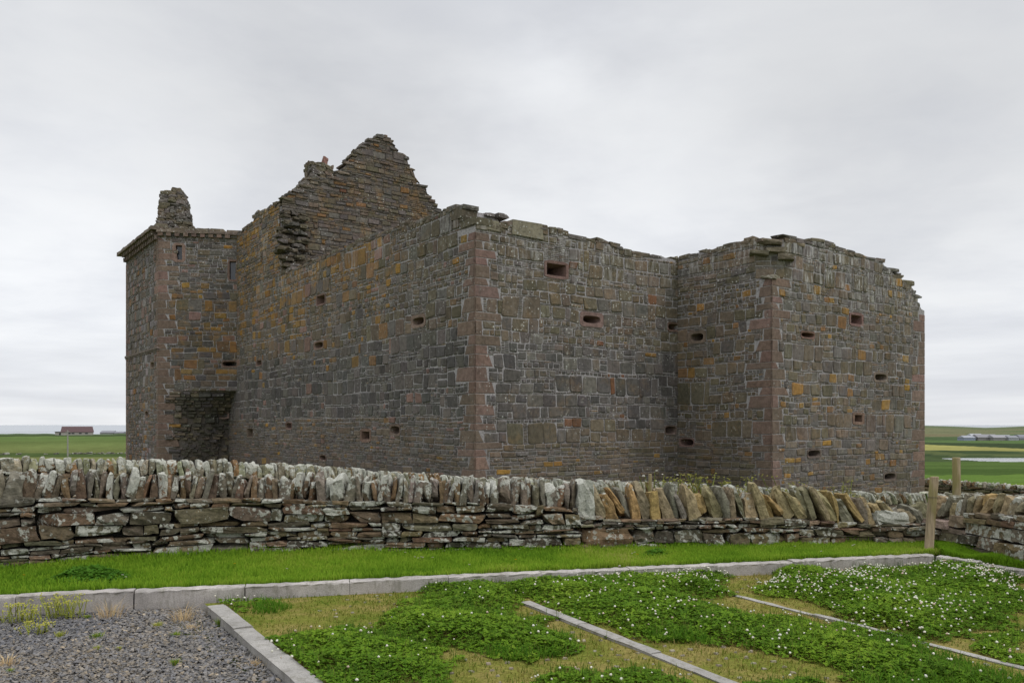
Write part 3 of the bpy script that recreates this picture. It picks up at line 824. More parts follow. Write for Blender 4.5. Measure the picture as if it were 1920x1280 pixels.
# dark loops inside the recess
FS3 = Face(Uc+a_*LF, -nB*-1.0, -nB, 'F'); backing(mb, FS3, [(0, ZB), (3.3, ZB), (3.3, 10.2), (0, 10.2)], thick=.5)
cbuild(mb, 'tower_walls', [M_stone, M_mort, M_mortd], ntower)
for o in opsE[:2]: build_opening(o, ntower, 'window', .6, PINK, True)
for o in opsE[2:]+opsF: build_opening(o, ntower)
for (px, py, pw, ph) in ((415, 778, 24, 9),):
    u, z = FE.on(px, py); mb = MB(); r = recess(u, z)+.1
    f2 = Face(FE.O+FE.n*r, FE.d, FE.n, 'E'); o = opening(f2, px, py, pw, ph, 'oval', (.1, .08)); build_opening(o, ntower, 'gun_loop', 1.6, (.2, .14, .12))
# moulded string course on the outer side
mb = MB(); us, zs = FF.on(237, 669); _, zs0 = FF.on(297, 652)
zst = (zs+zs0)/2
q0, q1 = FF.P(0, zst, .06), FF.P(LF+.06, zst, .06)
for (dz, th, ov) in ((0, .09, .06), (-.085, .07, .03)):
    mid = FF.O+FF.d*(LF/2)+FF.n*(ov/2-.02); mb.box((mid.x, mid.y, zst+dz), LF+.12, ov+.06, th, math.atan2(a_.y, a_.x), .02, .004, c=vary((.15, .12, .10)), l=.4)
cbuild(mb, 'string_course', M_stone, ntower)
# corbelled eaves cornice
mb = MB(); anF = math.atan2(a_.y, a_.x); anE = math.atan2(e_.y, e_.x); zc0 = 10.02
for row, (dz, ov, sp, ofs) in enumerate(((0, .09, .34, 0), (.2, .2, .34, .17))):
    u = .08+ofs
    while u < LF:
        q = FF.O+FF.d*u+FF.n*(ov/2); mb.box((q.x, q.y, zc0+dz), .17, ov+.1, .19, anF, -.05, .008, c=vary((.15, .115, .095)), l=.2); u += sp
mid = FF.O+FF.d*(LF/2)+FF.n*.12
u = -.1
while u < LF+.3:
    wd = U(.4, .9); q = FF.O+FF.d*(u+wd/2)+FF.n*.06; mb.box((q.x, q.y, zc0+.38), wd*.985, .56, .15+U(-.02, .02), anF, .06, .02, c=vary((.15, .12, .095)), l=.6)
    q = FF.O+FF.d*(u+wd/2)+FF.n*(-.12); mb.box((q.x, q.y, zc0+.52+U(-.03, .03)), wd*.9, .55, .14, anF, .1, .03, c=vary(OLIVE), l=.8); u += wd
u = .1
while u < LE-.1:
    q = FE.O+FE.d*u+FE.n*.04; mb.box((q.x, q.y, zc0+.13), .2, .2, .15, anE, -.03, .01, c=vary((.17, .12, .10)), l=.2); u += .36
u = -.06
while u < LE+.1:
    wd = U(.4, .8); q = FE.O+FE.d*(u+wd/2)-FE.n*.15; mb.box((q.x, q.y, zc0+.27), wd*.985, .62, .13, anE, .05, .02, c=vary((.15, .12, .095)), l=.6)
    q = FE.O+FE.d*(u+wd/2)-FE.n*.3; mb.box((q.x, q.y, zc0+.40+U(-.03, .04)), wd*.95, .6, .16, anE, .12, .03, c=vary(OLIVE), l=.8)
    q = FE.O+FE.d*(u+wd/2)-FE.n*.75; mb.box((q.x, q.y, zc0+.47+U(-.03, .04)), wd*.95, .6, .16, anE, .12, .03, c=vary(OLIVE), l=.8); u += wd
cbuild(mb, 'cornice', M_stone, ntower)
# broken chimney stack on that tower
mb = MB(); q0 = FE.O+FE.d*.55-FE.n*1.0; z = 10.35
mb.box((q0.x, q0.y, 11.0), 1.25, .9, 1.4, anE, .2, .03, c=(.09, .08, .065)); mb.box((q0.x, q0.y, 11.7), .95, .75, 1.2, anE, .15, .03, c=(.09, .08, .065))
while z < 12.22:
    k = (z-10.35)/1.97; th = U(.10, .2); wx = lerp(1.55, .92, k**1.2)+U(-.07, .07); wy = lerp(1.15, .75, k); sh = -.10*k+U(-.02, .02)
    for cy in (-wy/2+.14, -wy/6, wy/4):
        x = -wx/2
        while x < wx/2-.08:
            ww = min(U(.22, .5), wx/2-x); q = q0+e_*(x+ww/2+sh)+nE*cy
            stone(mb, (q.x, q.y, z+th/2), ww*1.03, wy/3+.1, th*1.05, anE+U(-.12, .12), U(-.05, .05), 0, .14, .12, vary(rnd.choice((BROWN, OLIVE, GREY, GREY)), .25), .6, ncut=2); x += ww
    z += th*.95
for (dx, dz, s_) in ((.08, .10, .42), (-.28, -.02, .40), (.18, -.02, .38)):
    q = q0+e_*dx+nE*.1; stone(mb, (q.x, q.y, 12.25+dz), s_, .5, .24, anE+U(-.2, .2), U(-.1, .1), 0, .2, .1, vary(OLIVE), .7, ncut=3)
cbuild(mb, 'chimney_stump', M_stone, ntower)

# gable
gp = [(x, y) for x, y in ((527, 373), (537, 366), (547, 356), (559, 350), (569, 342), (571, 330), (577, 330), (600, 330), (626, 328), (628, 322), (634, 320), (644, 311), (658, 292), (687, 263), (702, 254), (716, 249), (731, 256), (738, 268), (743, 280), (764, 290), (767, 309), (777, 316), (781, 340), (798, 347), (801, 362), (813, 376), (824, 389))]
gpts = sorted([FG.on(*p) for p in gp]); gpts += [(9.0, 10.4)]
topG = prof([(-.2, 10.4)]+gpts)
mb = MB()
backing(mb, FG, [(0.05, 5.0), (9, 5.0)]+[(u, topG(u)-.17) for u in np.linspace(9, 0.05, 110)], thick=.9, m=2)
tus = lambda u, z: .30*max(0, 1-u/1.3)*(1 if 7.4 < z < 10.0 else 0)*max(0, U(-.5, 1.1))
stone_face(mb, FG, 0.0, 9.0, 6.4, 14.6, 'thin', lambda u: topG(u)-.02, warp=.05, rel=(.01, .06), relf=tus)
# flat stones stepping up the ragged edges
u = 0.0
while u < 8.2:
    wd = U(.2, .5); zt = min(topG(u+.05), topG(u+wd-.05), topG(u+wd/2))
    for dep in (0, .3, .6):
        th = U(.06, .12); q = FG.O+FG.d*(u+wd/2)-FG.n*(.12+dep); stone(mb, (q.x, q.y, zt-.10+U(-.04, .05)), wd*U(1, 1.35), .38, th*1.15, math.atan2(b_.y, b_.x)+U(-.1, .1), U(-.06, .06), 0, .1, .1, vary(rnd.choice((GREY, OLIVE, BROWN)), .25), .6)
    u += wd*.8
for k in range(5):
    x_ = 582; _, zz = FG.on(600, 338-k*7.2)
    while x_ < 622:
        wpx = U(9, 18); wpx = min(wpx, 624-x_); u_, _ = FG.on(x_+wpx/2, 320); ww = FG.on(x_+wpx, 320)[0]-FG.on(x_, 320)[0]
        for dep in (0, .35): q = FG.O+FG.d*u_-FG.n*(.13+dep); stone(mb, (q.x, q.y, zz+U(-.02, .02)), ww*U(.95, 1.2), .38, .18, math.atan2(b_.y, b_.x)+U(-.15, .15), U(-.06, .06), 0, .12, .12, vary(rnd.choice((GREY, OLIVE, BROWN)), .25), .6)
        x_ += wpx
uc, zc1 = FG.on(614, 301); q = FG.O+FG.d*uc-FG.n*.25
stone(mb, (q.x, q.y, zc1+.02), .22, .28, .30, .4, .2, 0, .15, .1, (.22, .12, .10), .1, ncut=3)
uc, zc1 = FG.on(589, 306); q = FG.O+FG.d*uc-FG.n*.25; stone(mb, (q.x, q.y, zc1-.01), .40, .4, .17, .6, -.05, 0, .12, .1, (.16, .12, .095), .2)
# tusking: broken toothed end of the torn-off wall
for k in range(120):
    z = U(7.7, 10.2); q = FG.O+FG.d*U(-.1, .9)+FG.n*U(-.15, .28); stone(mb, (q.x, q.y, z), U(.25, .5), U(.3, .55), U(.07, .17), math.atan2(b_.y, b_.x)+U(-.35, .35), U(-.08, .08), 0, .1, .1, vary(rnd.choice((GREY, OLIVE, BROWN, OLIVE)), .25), .4)
cbuild(mb, 'gable', [M_stone, M_mort, M_mortd])

# ------------------------------------------------------------------ dry stone walls
class Path:
    """a wall line: points (x, y, z_base, z_body_top, z_cope_top)"""
    def __init__(s, pts):
        s.p = np.array(pts, float); d = np.diff(s.p[:, :2], axis=0); s.s = np.concatenate([[0], np.cumsum(np.hypot(d[:, 0], d[:, 1]))]); s.len = s.s[-1]
    def at(s, u):
        r = [float(np.interp(u, s.s, s.p[:, k])) for k in range(5)]
        a = [float(np.interp(min(u+.3, s.len), s.s, s.p[:, k])-np.interp(max(u-.3, 0), s.s, s.p[:, k])) for k in range(2)]
        return r, math.atan2(a[1], a[0])
def pth(px, py, d, zb, yb, yt):   # plan point from its place in the survey picture: px, depth; heights of body and cope tops
    X = (px-960)/F0*d; return (X, d, zb, H0-(yb-796)*d/F0, H0-(yt-796)*d/F0)

DCOL = [(.115, .088, .054), (.092, .077, .051), (.135, .104, .062), (.10, .085, .06), (.075, .065, .046), (.125, .084, .05)]
def dry_body(mb, P,  hrange=(.03, .12), wrange=(.14, .5), depth=.24, pal=DCOL, lich=(.1, .75), low=False, u0=0.0, u1=None, back=True, square=False):
    u1 = P.len if u1 is None else u1
    hb = max(P.at(u)[0][3]-P.at(u)[0][2] for u in np.linspace(u0, u1, 12))
    f = 0.0
    while f < 1.0:
        bh = U(.16, .30)/hb
        if 1-f-bh < .08: bh = 1-f
        u = u0
        while u < u1:
            pw = U(.6, 1.5); n = rnd.choice((2, 3, 4, 4, 5) if not square else (2, 3, 3, 4)) if not low else 2
            cuts = sorted(U(.1, .9) for _ in range(n-1)); es = [0]+cuts+[1]
            ue = min(u+pw, u1); ue = u1 if u1-ue < .3 else ue
            for i in range(n):
                fa, fb = f+bh*es[i], f+bh*es[i+1]; v = u
                while v < ue-.02:
                    (x, y, zb, zt, zc_), an = P.at(v)
                    h = (fb-fa)*(zt-zb)
                    if h < .018: break
                    wd = min(max(U(*wrange)*(.5+h/.09*.6), h*1.1), .6)
                    wd = min(wd, ue-v+U(0, .05)); wd = ue-v if ue-v-wd < .06 else wd
                    (x, y, zb, zt, zc_), an = P.at(v+wd/2); zz = zb+(fa+fb)/2*(zt-zb)+.02*nz(v*1.1, f*9)
                    off = U(-.03, .028)+depth/2-.11
                    ww, hh_ = wd*U(.92, .995), max(.016, h*U(.78, .97))
                    stone(mb, (x-math.sin(an)*(off), y+math.cos(an)*(off), zz), ww, depth, hh_, an+U(-.05, .05), U(-.07, .07), 0, U(.03, .16) if not square else U(.0, .05), .10 if not square else .06, vary(rnd.choice(pal), .3, .08), U(*lich), (BV1, BF1) if low else (BV, BF), 0, 0 if square else 2)
                    v += wd
            u = ue
        f += bh
    # dark hearting behind the face stones
    n = 40; us = np.linspace(u0, u1, n); vs = []; fs = []
    for u in us:
        (x, y, zb, zt, zc_), an = P.at(u)
        for off, z in ((.06, zb-.3), (.06, zt-.03), (.42, zt-.03), (.42, zb-.3)): vs.append((x-math.sin(an)*off, y+math.cos(an)*off, z))
    for i in range(n-1):
        for j in range(4): k = (j+1) % 4; fs.append((i*4+j, i*4+k, i*4+4+k, i*4+4+j))
    fs += [(0, 1, 2, 3), tuple((n-1)*4+j for j in range(4))]
    mb.add(vs, fs, (.035, .032, .028), 0)
    if back:
        u = u0
        while u < u1:
            (x, y, zb, zt, zc_), an = P.at(u+.2)
            for k in range(3):
                hh_ = (zt-zb)/3; stone(mb, (x-math.sin(an)*.40, y+math.cos(an)*.40, zb+(k+.5)*hh_), .42, .16, hh_, an, 0, 0, .1, .08, vary(rnd.choice(pal), .3), U(.2, .7), (BV1, BF1))
            u += .42

CWHITE = [(.15, .13, .10), (.13, .11, .08), (.135, .088, .05), (.11, .078, .052), (.14, .12, .09)]
COLIVE = [(.21, .175, .105), (.18, .155, .10), (.23, .185, .10), (.15, .135, .10), (.26, .18, .075), (.17, .16, .12)]
def cope_specs(P, u0, u1, w, lean, hj=.12, gap=.9):
    out = []; u = u0
    while u < u1-.03:
        wd = U(*w)*(1.7 if rnd.random() < .12 else 1); wd = min(wd, u1-u+.02)
        out.append((u+wd/2, wd, U(*lean), 1+U(-hj, hj))); u += wd*gap
    return out
def cope_stone(mb, P, sp, pal, lich, depth=.34, tmpl=(BV2, BF2), round_=.16, tap=.35):
    u, wd, ln, hk = sp; (x, y, zb, zt, zc_), an = P.at(u); h = (zc_-zt)*hk+.02
    off = .11+U(-.03, .03)
    stone(mb, (x-math.sin(an)*off, y+math.cos(an)*off, zt+h/2-.01), wd*math.cos(ln)*1.02, depth*U(.85, 1.1), h*1.06, an+U(-.10, .10), ln, U(-.06, .06), round_+U(-.07, .12), .07, vary(rnd.choice(pal), .2, .06), lich(u) if callable(lich) else lich, tmpl, tap*U(.2, 1), 5)

def cope_objects(P, specs, root, pal, lich, maxn=100, key=None, **kw):
    order = sorted(specs, key=key or (lambda s: 0))
    for sp in order[:maxn]:
        mb = MB(); cope_stone(mb, P, sp, pal, lich, **kw); mb.build('cope_stone', M_dry, root)
    if len(order) > maxn:
        mb = MB()
        for sp in order[maxn:]: cope_stone(mb, P, sp, pal, lich, **kw)
        tag(mb.build('coping_row', M_dry, root), kind='stuff')

# front wall, old stretch
P1 = Path([(-8.6, 6.3, .15, .92, 1.18), (-6.6, 7.35, .15, .91, 1.15), pth(0, 0, 8.2, .15, 932, 892), pth(200, 0, 8.65, .17, 932, 888), pth(420, 0, 9.1, .18, 932, 891), pth(600, 0, 9.25, .18, 936, 895), pth(900, 0, 9.28, .18, 942, 903), pth(1085, 0, 9.42, .18, 950, 908)])
wall1 = empty('drystone_wall'); tag(wall1, 'old drystone wall along the verge capped with upright stones white with lichen', 'stone wall', 'drystone walls round the castle')
mb = MB(); dry_body(mb, P1, lich=(.18, .78), u0=0, wrange=(.16, .55)); mb.build('wall_body', M_dry, wall1)
sp = cope_specs(P1, 0, P1.len-.05, (.052, .10), (-.16, .26), .2)
cope_objects(P1, sp, wall1, CWHITE, lambda u: U(.35, .9) if rnd.random() < .75 else U(.05, .35), 100, lambda s: P1.at(s[0])[0][1]+(50 if P1.at(s[0])[0][0] < -.645*P1.at(s[0])[0][1] else 0))
# newer stretch with olive cope
P2 = Path([pth(1085, 0, 9.42, .18, 960, 903), pth(1125, 0, 9.45, .18, 972, 912), pth(1240, 0, 9.52, .18, 971, 917), pth(1400, 0, 9.62, .18, 968, 917), pth(1560, 0, 9.74, .19, 976, 923), pth(1640, 0, 9.8, .2, 982, 938), pth(1690, 0, 9.84, .2, 978, 953), pth(1745, 0, 9.88, .2, 974, 943)])
wall2 = empty('drystone_wall'); tag(wall2, 'drystone wall capped with leaning olive brown slabs between the tall white cope stone and the leaning post', 'stone wall', 'drystone walls round the castle')
mb = MB(); dry_body(mb, P2, hrange=(.05, .12), lich=(.05, .72), wrange=(.14, .4), pal=DCOL+[(.16, .115, .08), (.17, .14, .1)]); mb.build('wall_body', M_dry, wall2)
sp = cope_specs(P2, .14, P2.len-.02, (.085, .155), (-.55, -.10), .24)
cope_objects(P2, sp, wall2, COLIVE, lambda u: U(-.2, .35) if rnd.random() < .93 else U(.5, .8), 100, round_=.14, tap=.6)
mb = MB(); (x, y, zb, zt, zc_), an = P2.at(.06); stone(mb, (x, y+.08, .74), .19, .36, .46, an, .05, 0, .2, .12, (.3, .3, .27), 1.0, (BV2, BF2)); mb.build('cope_stone', M_dry, wall2)
mb = MB(); (x, y, zb, zt, zc_), an = P2.at(3.75); stone(mb, (x, y+.08, zt+.06), .42, .34, .16, an, .0, 0, .25, .12, (.4, .4, .37), 1.1, (BV2, BF2)); mb.build('cope_stone', M_dry, wall2)
# return towards the viewer
P3 = Path([(4.99, 9.9, .18, .47, .68), pth(1830, 0, 9.25, .15, 962, 934), pth(1920, 0, 8.6, .10, 965, 933), (5.75, 7.2, .1, .68, .88), (6.2, 5.6, .1, .7, .9), (7.3, 1.5, .1, .7, .9)])
wall3 = empty('drystone_wall'); tag(wall3, 'low drystone wall with flat square stones running from the leaning post out past the docks', 'stone wall', 'drystone walls round the castle')
mb = MB(); dry_body(mb, P3, lich=(.1, .75), wrange=(.16, .38), square=True, pal=DCOL+[(.19, .16, .12), (.17, .14, .1)]); mb.build('wall_body', M_dry, wall3)
sp = cope_specs(P3, .03, P3.len-.1, (.07, .13), (.1, .5), .25)
cope_objects(P3, sp, wall3, COLIVE, lambda u: U(-.2, .25) if rnd.random() < .85 else U(.5, 1), 100, round_=.14, tap=.5, depth=.22)
# wall behind it, close under the castle
P4 = Path([(-11.5, 10.2, 0, .82, 1.12), pth(-60, 0, 12.6, 0, 884, 858), pth(0, 0, 13, 0, 884, 858), pth(445, 0, 15, 0, 893, 866), pth(890, 0, 18, -.4, 922, 897), pth(1270, 0, 21, -.8, 928, 907), pth(1500, 0, 21.8, -1.0, 939, 919), pth(1740, 0, 23, -1.2, 946, 926), pth(1920, 0, 23.6, -1.2, 949, 929), (21, 25, -1.2, -.9, -.6)])
wall4 = empty('drystone_wall'); tag(wall4, 'long drystone wall with pale upright cope stones close in front of the castle', 'stone wall', 'drystone walls round the castle')
mb = MB(); dry_body(mb, P4, low=True, lich=(.2, .8), wrange=(.2, .5), back=False); mb.build('wall_body', M_dry, wall4)
sp = cope_specs(P4, 0, P4.len-.1, (.075, .14), (-.1, .1)); sp2 = []
for s_ in sp:
    if s_[0] > 19.5: s_ = (s_[0], s_[1], s_[2]-.35, s_[3])
    sp2.append(s_)
PALEC = [(.22, .205, .14), (.20, .19, .125), (.16, .145, .1), (.16, .10, .05), (.24, .22, .16)]
cope_objects(P4, sp2, wall4, PALEC, lambda u: U(.2, .9), 100, lambda s: math.hypot(*P4.at(s[0])[0][:2])+(50 if P4.at(s[0])[0][0] < -8.6 else 0), tmpl=(BV, BF))
# far wall on the right below the field
P5 = Path([pth(1690, 0, 34.5, -1.75, 902, 895), pth(1735, 0, 34, -1.75, 904, 897), pth(1920, 0, 31.5, -1.75, 919, 910), (28, 29, -1.7, -1.1, -.8)])
wall5 = empty('drystone_wall'); tag(wall5, 'dark drystone wall with small round cope stones below the green field beside the loch', 'stone wall', 'drystone walls round the castle')
mb = MB(); dry_body(mb, P5, low=True, lich=(0, .45), wrange=(.25, .6), back=False); mb.build('wall_body', M_dry, wall5)
sp = cope_specs(P5, 0, P5.len-.1, (.12, .2), (-.35, .0)); cope_objects(P5, sp, wall5, PALEC, lambda u: U(.2, .8), 100, tmpl=(BV1, BF1))
# broken wall in the left field
P6 = Path([(x, y, ground_z(x, y), ground_z(x, y)+.42, 0) for x, y in ((-118, 158), (-104, 166), (-92, 169), (-80, 171), (-66, 174))])
mb = MB()
u = 0
while u < P6.len:
    (x, y, zb, zt, _), an = P6.at(u); g = nz(u*.12, 4.4)
    if g > -.05 or rnd.random() < .25:
        for k in range(rnd.choice((1, 2, 3))): stone(mb, (x+U(-.3, .3), y+U(-.2, .2), zb+.05+k*.12+U(-.06, .08)), U(.3, .9), .6, U(.12, .3), an+U(-.2, .2), 0, 0, .15, .12, vary((.13, .12, .1), .4), U(-.2, 1.0), (BV1, BF1))
    u += .55
tag(mb.build('field_wall', M_dry), 'low tumbled field wall of pale stones across the field left of the castle', 'field wall')

# ------------------------------------------------------------------ verge, kerbs, bays, gravel
KX0, KY0, KS = -3.25, 7.08, .249
kd = Vector((1, KS)).normalized(); kn = Vector((-kd.y, kd.x))
def kerbY(x): return KY0+KS*(x-KX0)
def wallY(x):
    return float(np.interp(x, np.concatenate([P1.p[:, 0], P2.p[1:, 0]]), np.concatenate([P1.p[:, 1], P2.p[1:, 1]])))
ZV0, ZV1 = .155, .19
KC = Vector((4.66, kerbY(4.66))); KE = Vector((5.15, 8.28)); kre = (KE-KC).normalized()

def ground_mat(name, stops, sc_, sc2, bstr=.5, bd=.03, extra=None):
    m, t = mat(name); n = t.noise(t.pos, sc_, 6, .65); n2 = t.noise(t.pos, sc2, 4, .7)
    c = t.ramp(n, *stops); c = t.mix(1, c, t.ramp(n2, (.25, .5), (.75, 1.4)), 'MULTIPLY')
    finish(t, c, 1.0, t.m('ADD', n, n2), bstr, bd, 0.0); return m
M_soil = ground_mat('turf_soil', ((.3, (.07, .13, .012)), (.6, (.10, .17, .018)), (.8, (.14, .16, .03))), 3, 40)
M_bay = ground_mat('dry_turf', ((.32, (.10, .135, .02)), (.47, (.155, .155, .035)), (.6, (.215, .175, .06)), (.78, (.14, .155, .03))), 2.2, 45)
M_grav = ground_mat('grit', ((.3, (.09, .088, .088)), (.55, (.14, .135, .13)), (.75, (.19, .165, .13))), 1.5, 90)

def sheet(name, rows, mat_, kind='structure'):
    vs = [p for r in rows for p in r]; n = len(rows[0]); fs = []
    for i in range(len(rows)-1):
        for j in range(n-1): k = i*n+j; fs.append((k, k+1, k+n+1, k+n))
    mb = MB(); mb.add(vs, fs); return tag(mb.build(name, mat_, None, True), kind=kind)
xs = np.linspace(-9.4, 4.62, 80)
rows = []
for k in np.linspace(0, 1, 8):
    rows.append([(x-kd.y*.1*(1-k), lerp(kerbY(x)+.11, wallY(x)+.28, k), lerp(ZV0, ZV1, k)+.012*nz(x*1.5, k*3)-.02*(k == 0)) for x in xs])
sheet('verge_lawn', rows, M_soil)
rows = []
for k in np.linspace(0, 1, 5):
    r = []
    for q in np.linspace(-.02, 1.9, 30):
        kp = KC+(KE-KC)*q+Vector((.10, .02)); wp = Vector((4.95, 9.95)).lerp(Vector((5.39, 8.55)), q)+Vector((.3, .1)); p = kp.lerp(wp, k); r.append((p.x, p.y, lerp(.15, .10, min(q, 1))+.02*k))
    rows.append(r)
sheet('verge_lawn', rows, M_soil)
# strip behind the kerb corner
D1a, D1b = Vector(gnd(388, 1140, .06)), Vector(gnd(550, 1280, .06)); d1 = (D1b-D1a).normalized()
D2a, D2b = Vector(gnd(978, 1131, .06)), Vector(gnd(1350, 1280, .06)); d2 = (D2b-D2a).normalized()
D3a, D3b = Vector(gnd(1372, 1115, .06)), Vector(gnd(1920, 1253, .06)); d3 = (D3b-D3a).normalized()
ZG, ZBay = 0.0, .05
def d1x(y): return D1a.x+(y-D1a.y)*d1.x/d1.y
rows = []
for k in np.linspace(0, 1, 40):
    r = []
    for q in np.linspace(0, 1, 40):
        x = lerp(-9.4, 0, q); ytop = kerbY(x)+.05
        y = lerp(-2, ytop, k); xr = d1x(y)+.02; x = lerp(-9.4, xr, q); y = lerp(-2, kerbY(x)+.05, k); r.append((x, y, ZG+.015*nz(x*.9, y*.9)))
    rows.append(r)
sheet('gravel_bed', rows, M_grav)
rows = []
for k in np.linspace(0, 1, 40):
    r = []
    for q in np.linspace(0, 1, 50):
        y = lerp(-2, kerbY(0), k); xl = d1x(y)+.04; x = lerp(xl, 7.5, q)
        ym = kerbY(x)+.05 if x < 4.66 else KC.y+(x-4.66)*kre.y/kre.x+.05
        y = lerp(-2, ym, k); x = lerp(d1x(y)+.04, 7.5, q); r.append((x, y, ZBay+.012*nz(x*.9, y*.9, 3)))
    rows.append(r)
sheet('parking_bays', rows, M_bay)

# raised kerb: separate cast lengths
def kerb_len(mb, a, b, wid, z0, z1, bev=.022, n=16, rough=.0055):
    d = (b-a).normalized(); nn = Vector((-d.y, d.x)); L_ = (b-a).length
    sec = [(0, z0), (0.008, z1-bev), (bev*.35, z1-bev*.35), (bev+.008, z1), (wid-bev, z1), (wid, z1-bev), (wid, z0)]
    vs = []; fs = []; m_ = len(sec)
    for i in range(n+1):
        p = a+d*(L_*i/n)
        for (o, z) in sec: vs.append((p.x+nn.x*(o+U(-rough, rough)), p.y+nn.y*(o+U(-rough, rough)), z+(U(-rough, rough) if z > z0 else 0)))
    for i in range(n):
        for j in range(m_-1): fs.append((i*m_+j, i*m_+j+1, (i+1)*m_+j+1, (i+1)*m_+j))
    fs += [tuple(range(m_)), tuple(range(n*m_, (n+1)*m_))]
    mb.add(vs, fs)
kerb = empty('kerb_row'); tag(kerb, 'raised grey concrete kerb between the mown verge and the parking bays', 'kerb')
x = KX0; spans = []
while x < 4.5: spans.append((x, min(x+.885, 4.64))); x += .885
x = KX0
while x > -9.2: spans.append((x-.885, x)); x -= .885
for i, (xa, xb) in enumerate(spans):
    mb = MB(); g = .012 if abs(xb-KX0) < .01 or abs(xa-KX0) < .01 else .004; dz = U(-.006, .006)
    kerb_len(mb, Vector((xa+g/2, kerbY(xa+g/2))), Vector((xb-g/2, kerbY(xb-g/2))), .14, -.1, .172+dz); mb.build('kerb_stone', M_conc, kerb)
mb = MB(); kerb_len(mb, Vector((4.645, kerbY(4.645))), Vector((4.645, kerbY(4.645)))+kre*.45, .13, -.1, .16); mb.build('kerb_stone', M_conc, kerb)
mb = MB(); kerb_len(mb, KC+kre*.46, KC+kre*1.6, .13, -.1, .135); mb.build('kerb_stone', M_conc, kerb)
def edging(a, d, n, wid, z1, label, l0=.9, z0=-.12):
    root = empty('edging_strip'); tag(root, label, 'edging', 'flush concrete edgings between the parking bays')
    p = a.copy()
    for i in range(n):
        q = p+d*l0; mb = MB(); off = Vector((-d.y, d.x))*U(-.008, .008); dz = U(-.005, .005)
        kerb_len(mb, p+d*.003+off, q-d*.003+off, wid, z0, z1+dz, .01, 6, .003); mb.build('edging_stone', M_edge, root); p = q
n1_ = Vector((-d1.y, d1.x))
edging(D1a+d1*-.02, d1, 9, .15, .072, 'broad pale concrete edging between the gravel and the first turf bay')
edging(D2a, d2, 9, .10, .072, 'narrow concrete edging with a chipped end emerging from the clover mound')
edging(D3a, d3, 9, .06, .066, 'narrow concrete edging half buried in flowering clover')

# ------------------------------------------------------------------ grass blades
rng = np.random.RandomState(5)
def inpoly(px, py, poly):
    r = np.zeros(len(px), bool); n = len(poly)
    for i in range(n):
        x1, y1 = poly[i]; x2, y2 = poly[(i+1) % n]
        c = ((y1 > py) != (y2 > py)) & (px < (x2-x1)*(py-y1)/(y2-y1+1e-12)+x1); r ^= c
    return r
def fnoise(x, y, s, seed=0):
    """smooth value noise on arrays"""
    g = np.random.RandomState(seed+77).rand(64, 64); X, Y = x*s, y*s; xi, yi = np.floor(X).astype(int), np.floor(Y).astype(int); fx, fy = X-xi, Y-yi
    fx = fx*fx*(3-2*fx); fy = fy*fy*(3-2*fy); G = lambda a, b: g[a % 64, b % 64]
    return (G(xi, yi)*(1-fx)+G(xi+1, yi)*fx)*(1-fy)+(G(xi, yi+1)*(1-fx)+G(xi+1, yi+1)*fx)*fy
def blades(name, x, y, z, h, w, colr, mat_=None, lean=.5, kind='stuff', label=None):
    n = len(x); an = rng.rand(n)*6.283; ln = h*lean*rng.rand(n); la = rng.rand(n)*6.283
    dx, dy = np.cos(an)*w/2, np.sin(an)*w/2
    V = np.empty((n, 5, 3), np.float32); lx, ly = np.cos(la)*ln, np.sin(la)*ln
    V[:, 0] = np.stack([x-dx, y-dy, z-.01], 1); V[:, 1] = np.stack([x+dx, y+dy, z-.01], 1)
    V[:, 2] = np.stack([x+dx*.8+lx*.3, y+dy*.8+ly*.3, z+h*.6], 1); V[:, 3] = np.stack([x-dx*.8+lx*.3, y-dy*.8+ly*.3, z+h*.6], 1)
    V[:, 4] = np.stack([x+lx, y+ly, z+h*(1-.25*rng.rand(n))], 1)
    b = np.arange(n)[:, None]*5
    L = np.concatenate([b+np.array([0, 1, 2]), b+np.array([0, 2, 3]), b+np.array([3, 2, 4])], 1).reshape(-1)
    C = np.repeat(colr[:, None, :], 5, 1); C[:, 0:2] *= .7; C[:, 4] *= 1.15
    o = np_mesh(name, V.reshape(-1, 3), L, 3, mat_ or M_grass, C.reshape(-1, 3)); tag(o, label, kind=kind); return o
def mixc(k, *cs):
    k = np.clip(k, 0, .999)*(len(cs)-1); i = k.astype(int); f = (k-i)[:, None]; cs = np.array(cs); return cs[i]*(1-f)+cs[np.minimum(i+1, len(cs)-1)]*f
# mown verge
n = 150000
x = rng.uniform(-7.2, 4.9, n); k = rng.rand(n)
wy = np.interp(x, np.concatenate([P1.p[:, 0], P2.p[1:, 0]]), np.concatenate([P1.p[:, 1], P2.p[1:, 1]]))
y0 = kerbY(0)+KS*x+.13; y = y0+(wy-.02-y0)*k; ok = y0 < wy-.05
x, y, k = x[ok], y[ok], k[ok]
tall = fnoise(x, y, 1.3, 1); edge = np.clip((k-.82)/.18, 0, 1)
h = .018+.045*rng.rand(len(x))**1.5+.04*np.clip(tall-.3, 0, 1)*fnoise(x, y, 6, 12)*1.6+.10*edge*rng.rand(len(x))*fnoise(x, y, 2.5, 9)*1.6+.05*(k < .05)*rng.rand(len(x))*fnoise(x, y, 3.5, 19)*1.5; zz = ZV0+(ZV1-ZV0)*k
cv = .55*fnoise(x, y, .9, 2)+.30*fnoise(x, y, 5, 3)+.15*fnoise(x, y, 14, 6)+.45*rng.rand(len(x))-.30-.2*edge
C = mixc(cv, (.115, .235, .016), (.185, .325, .024), (.25, .385, .033), (.30, .38, .05), (.46, .44, .14))
blades('verge_grass', x, y, zz, h, .006+.004*rng.rand(len(x)), C)
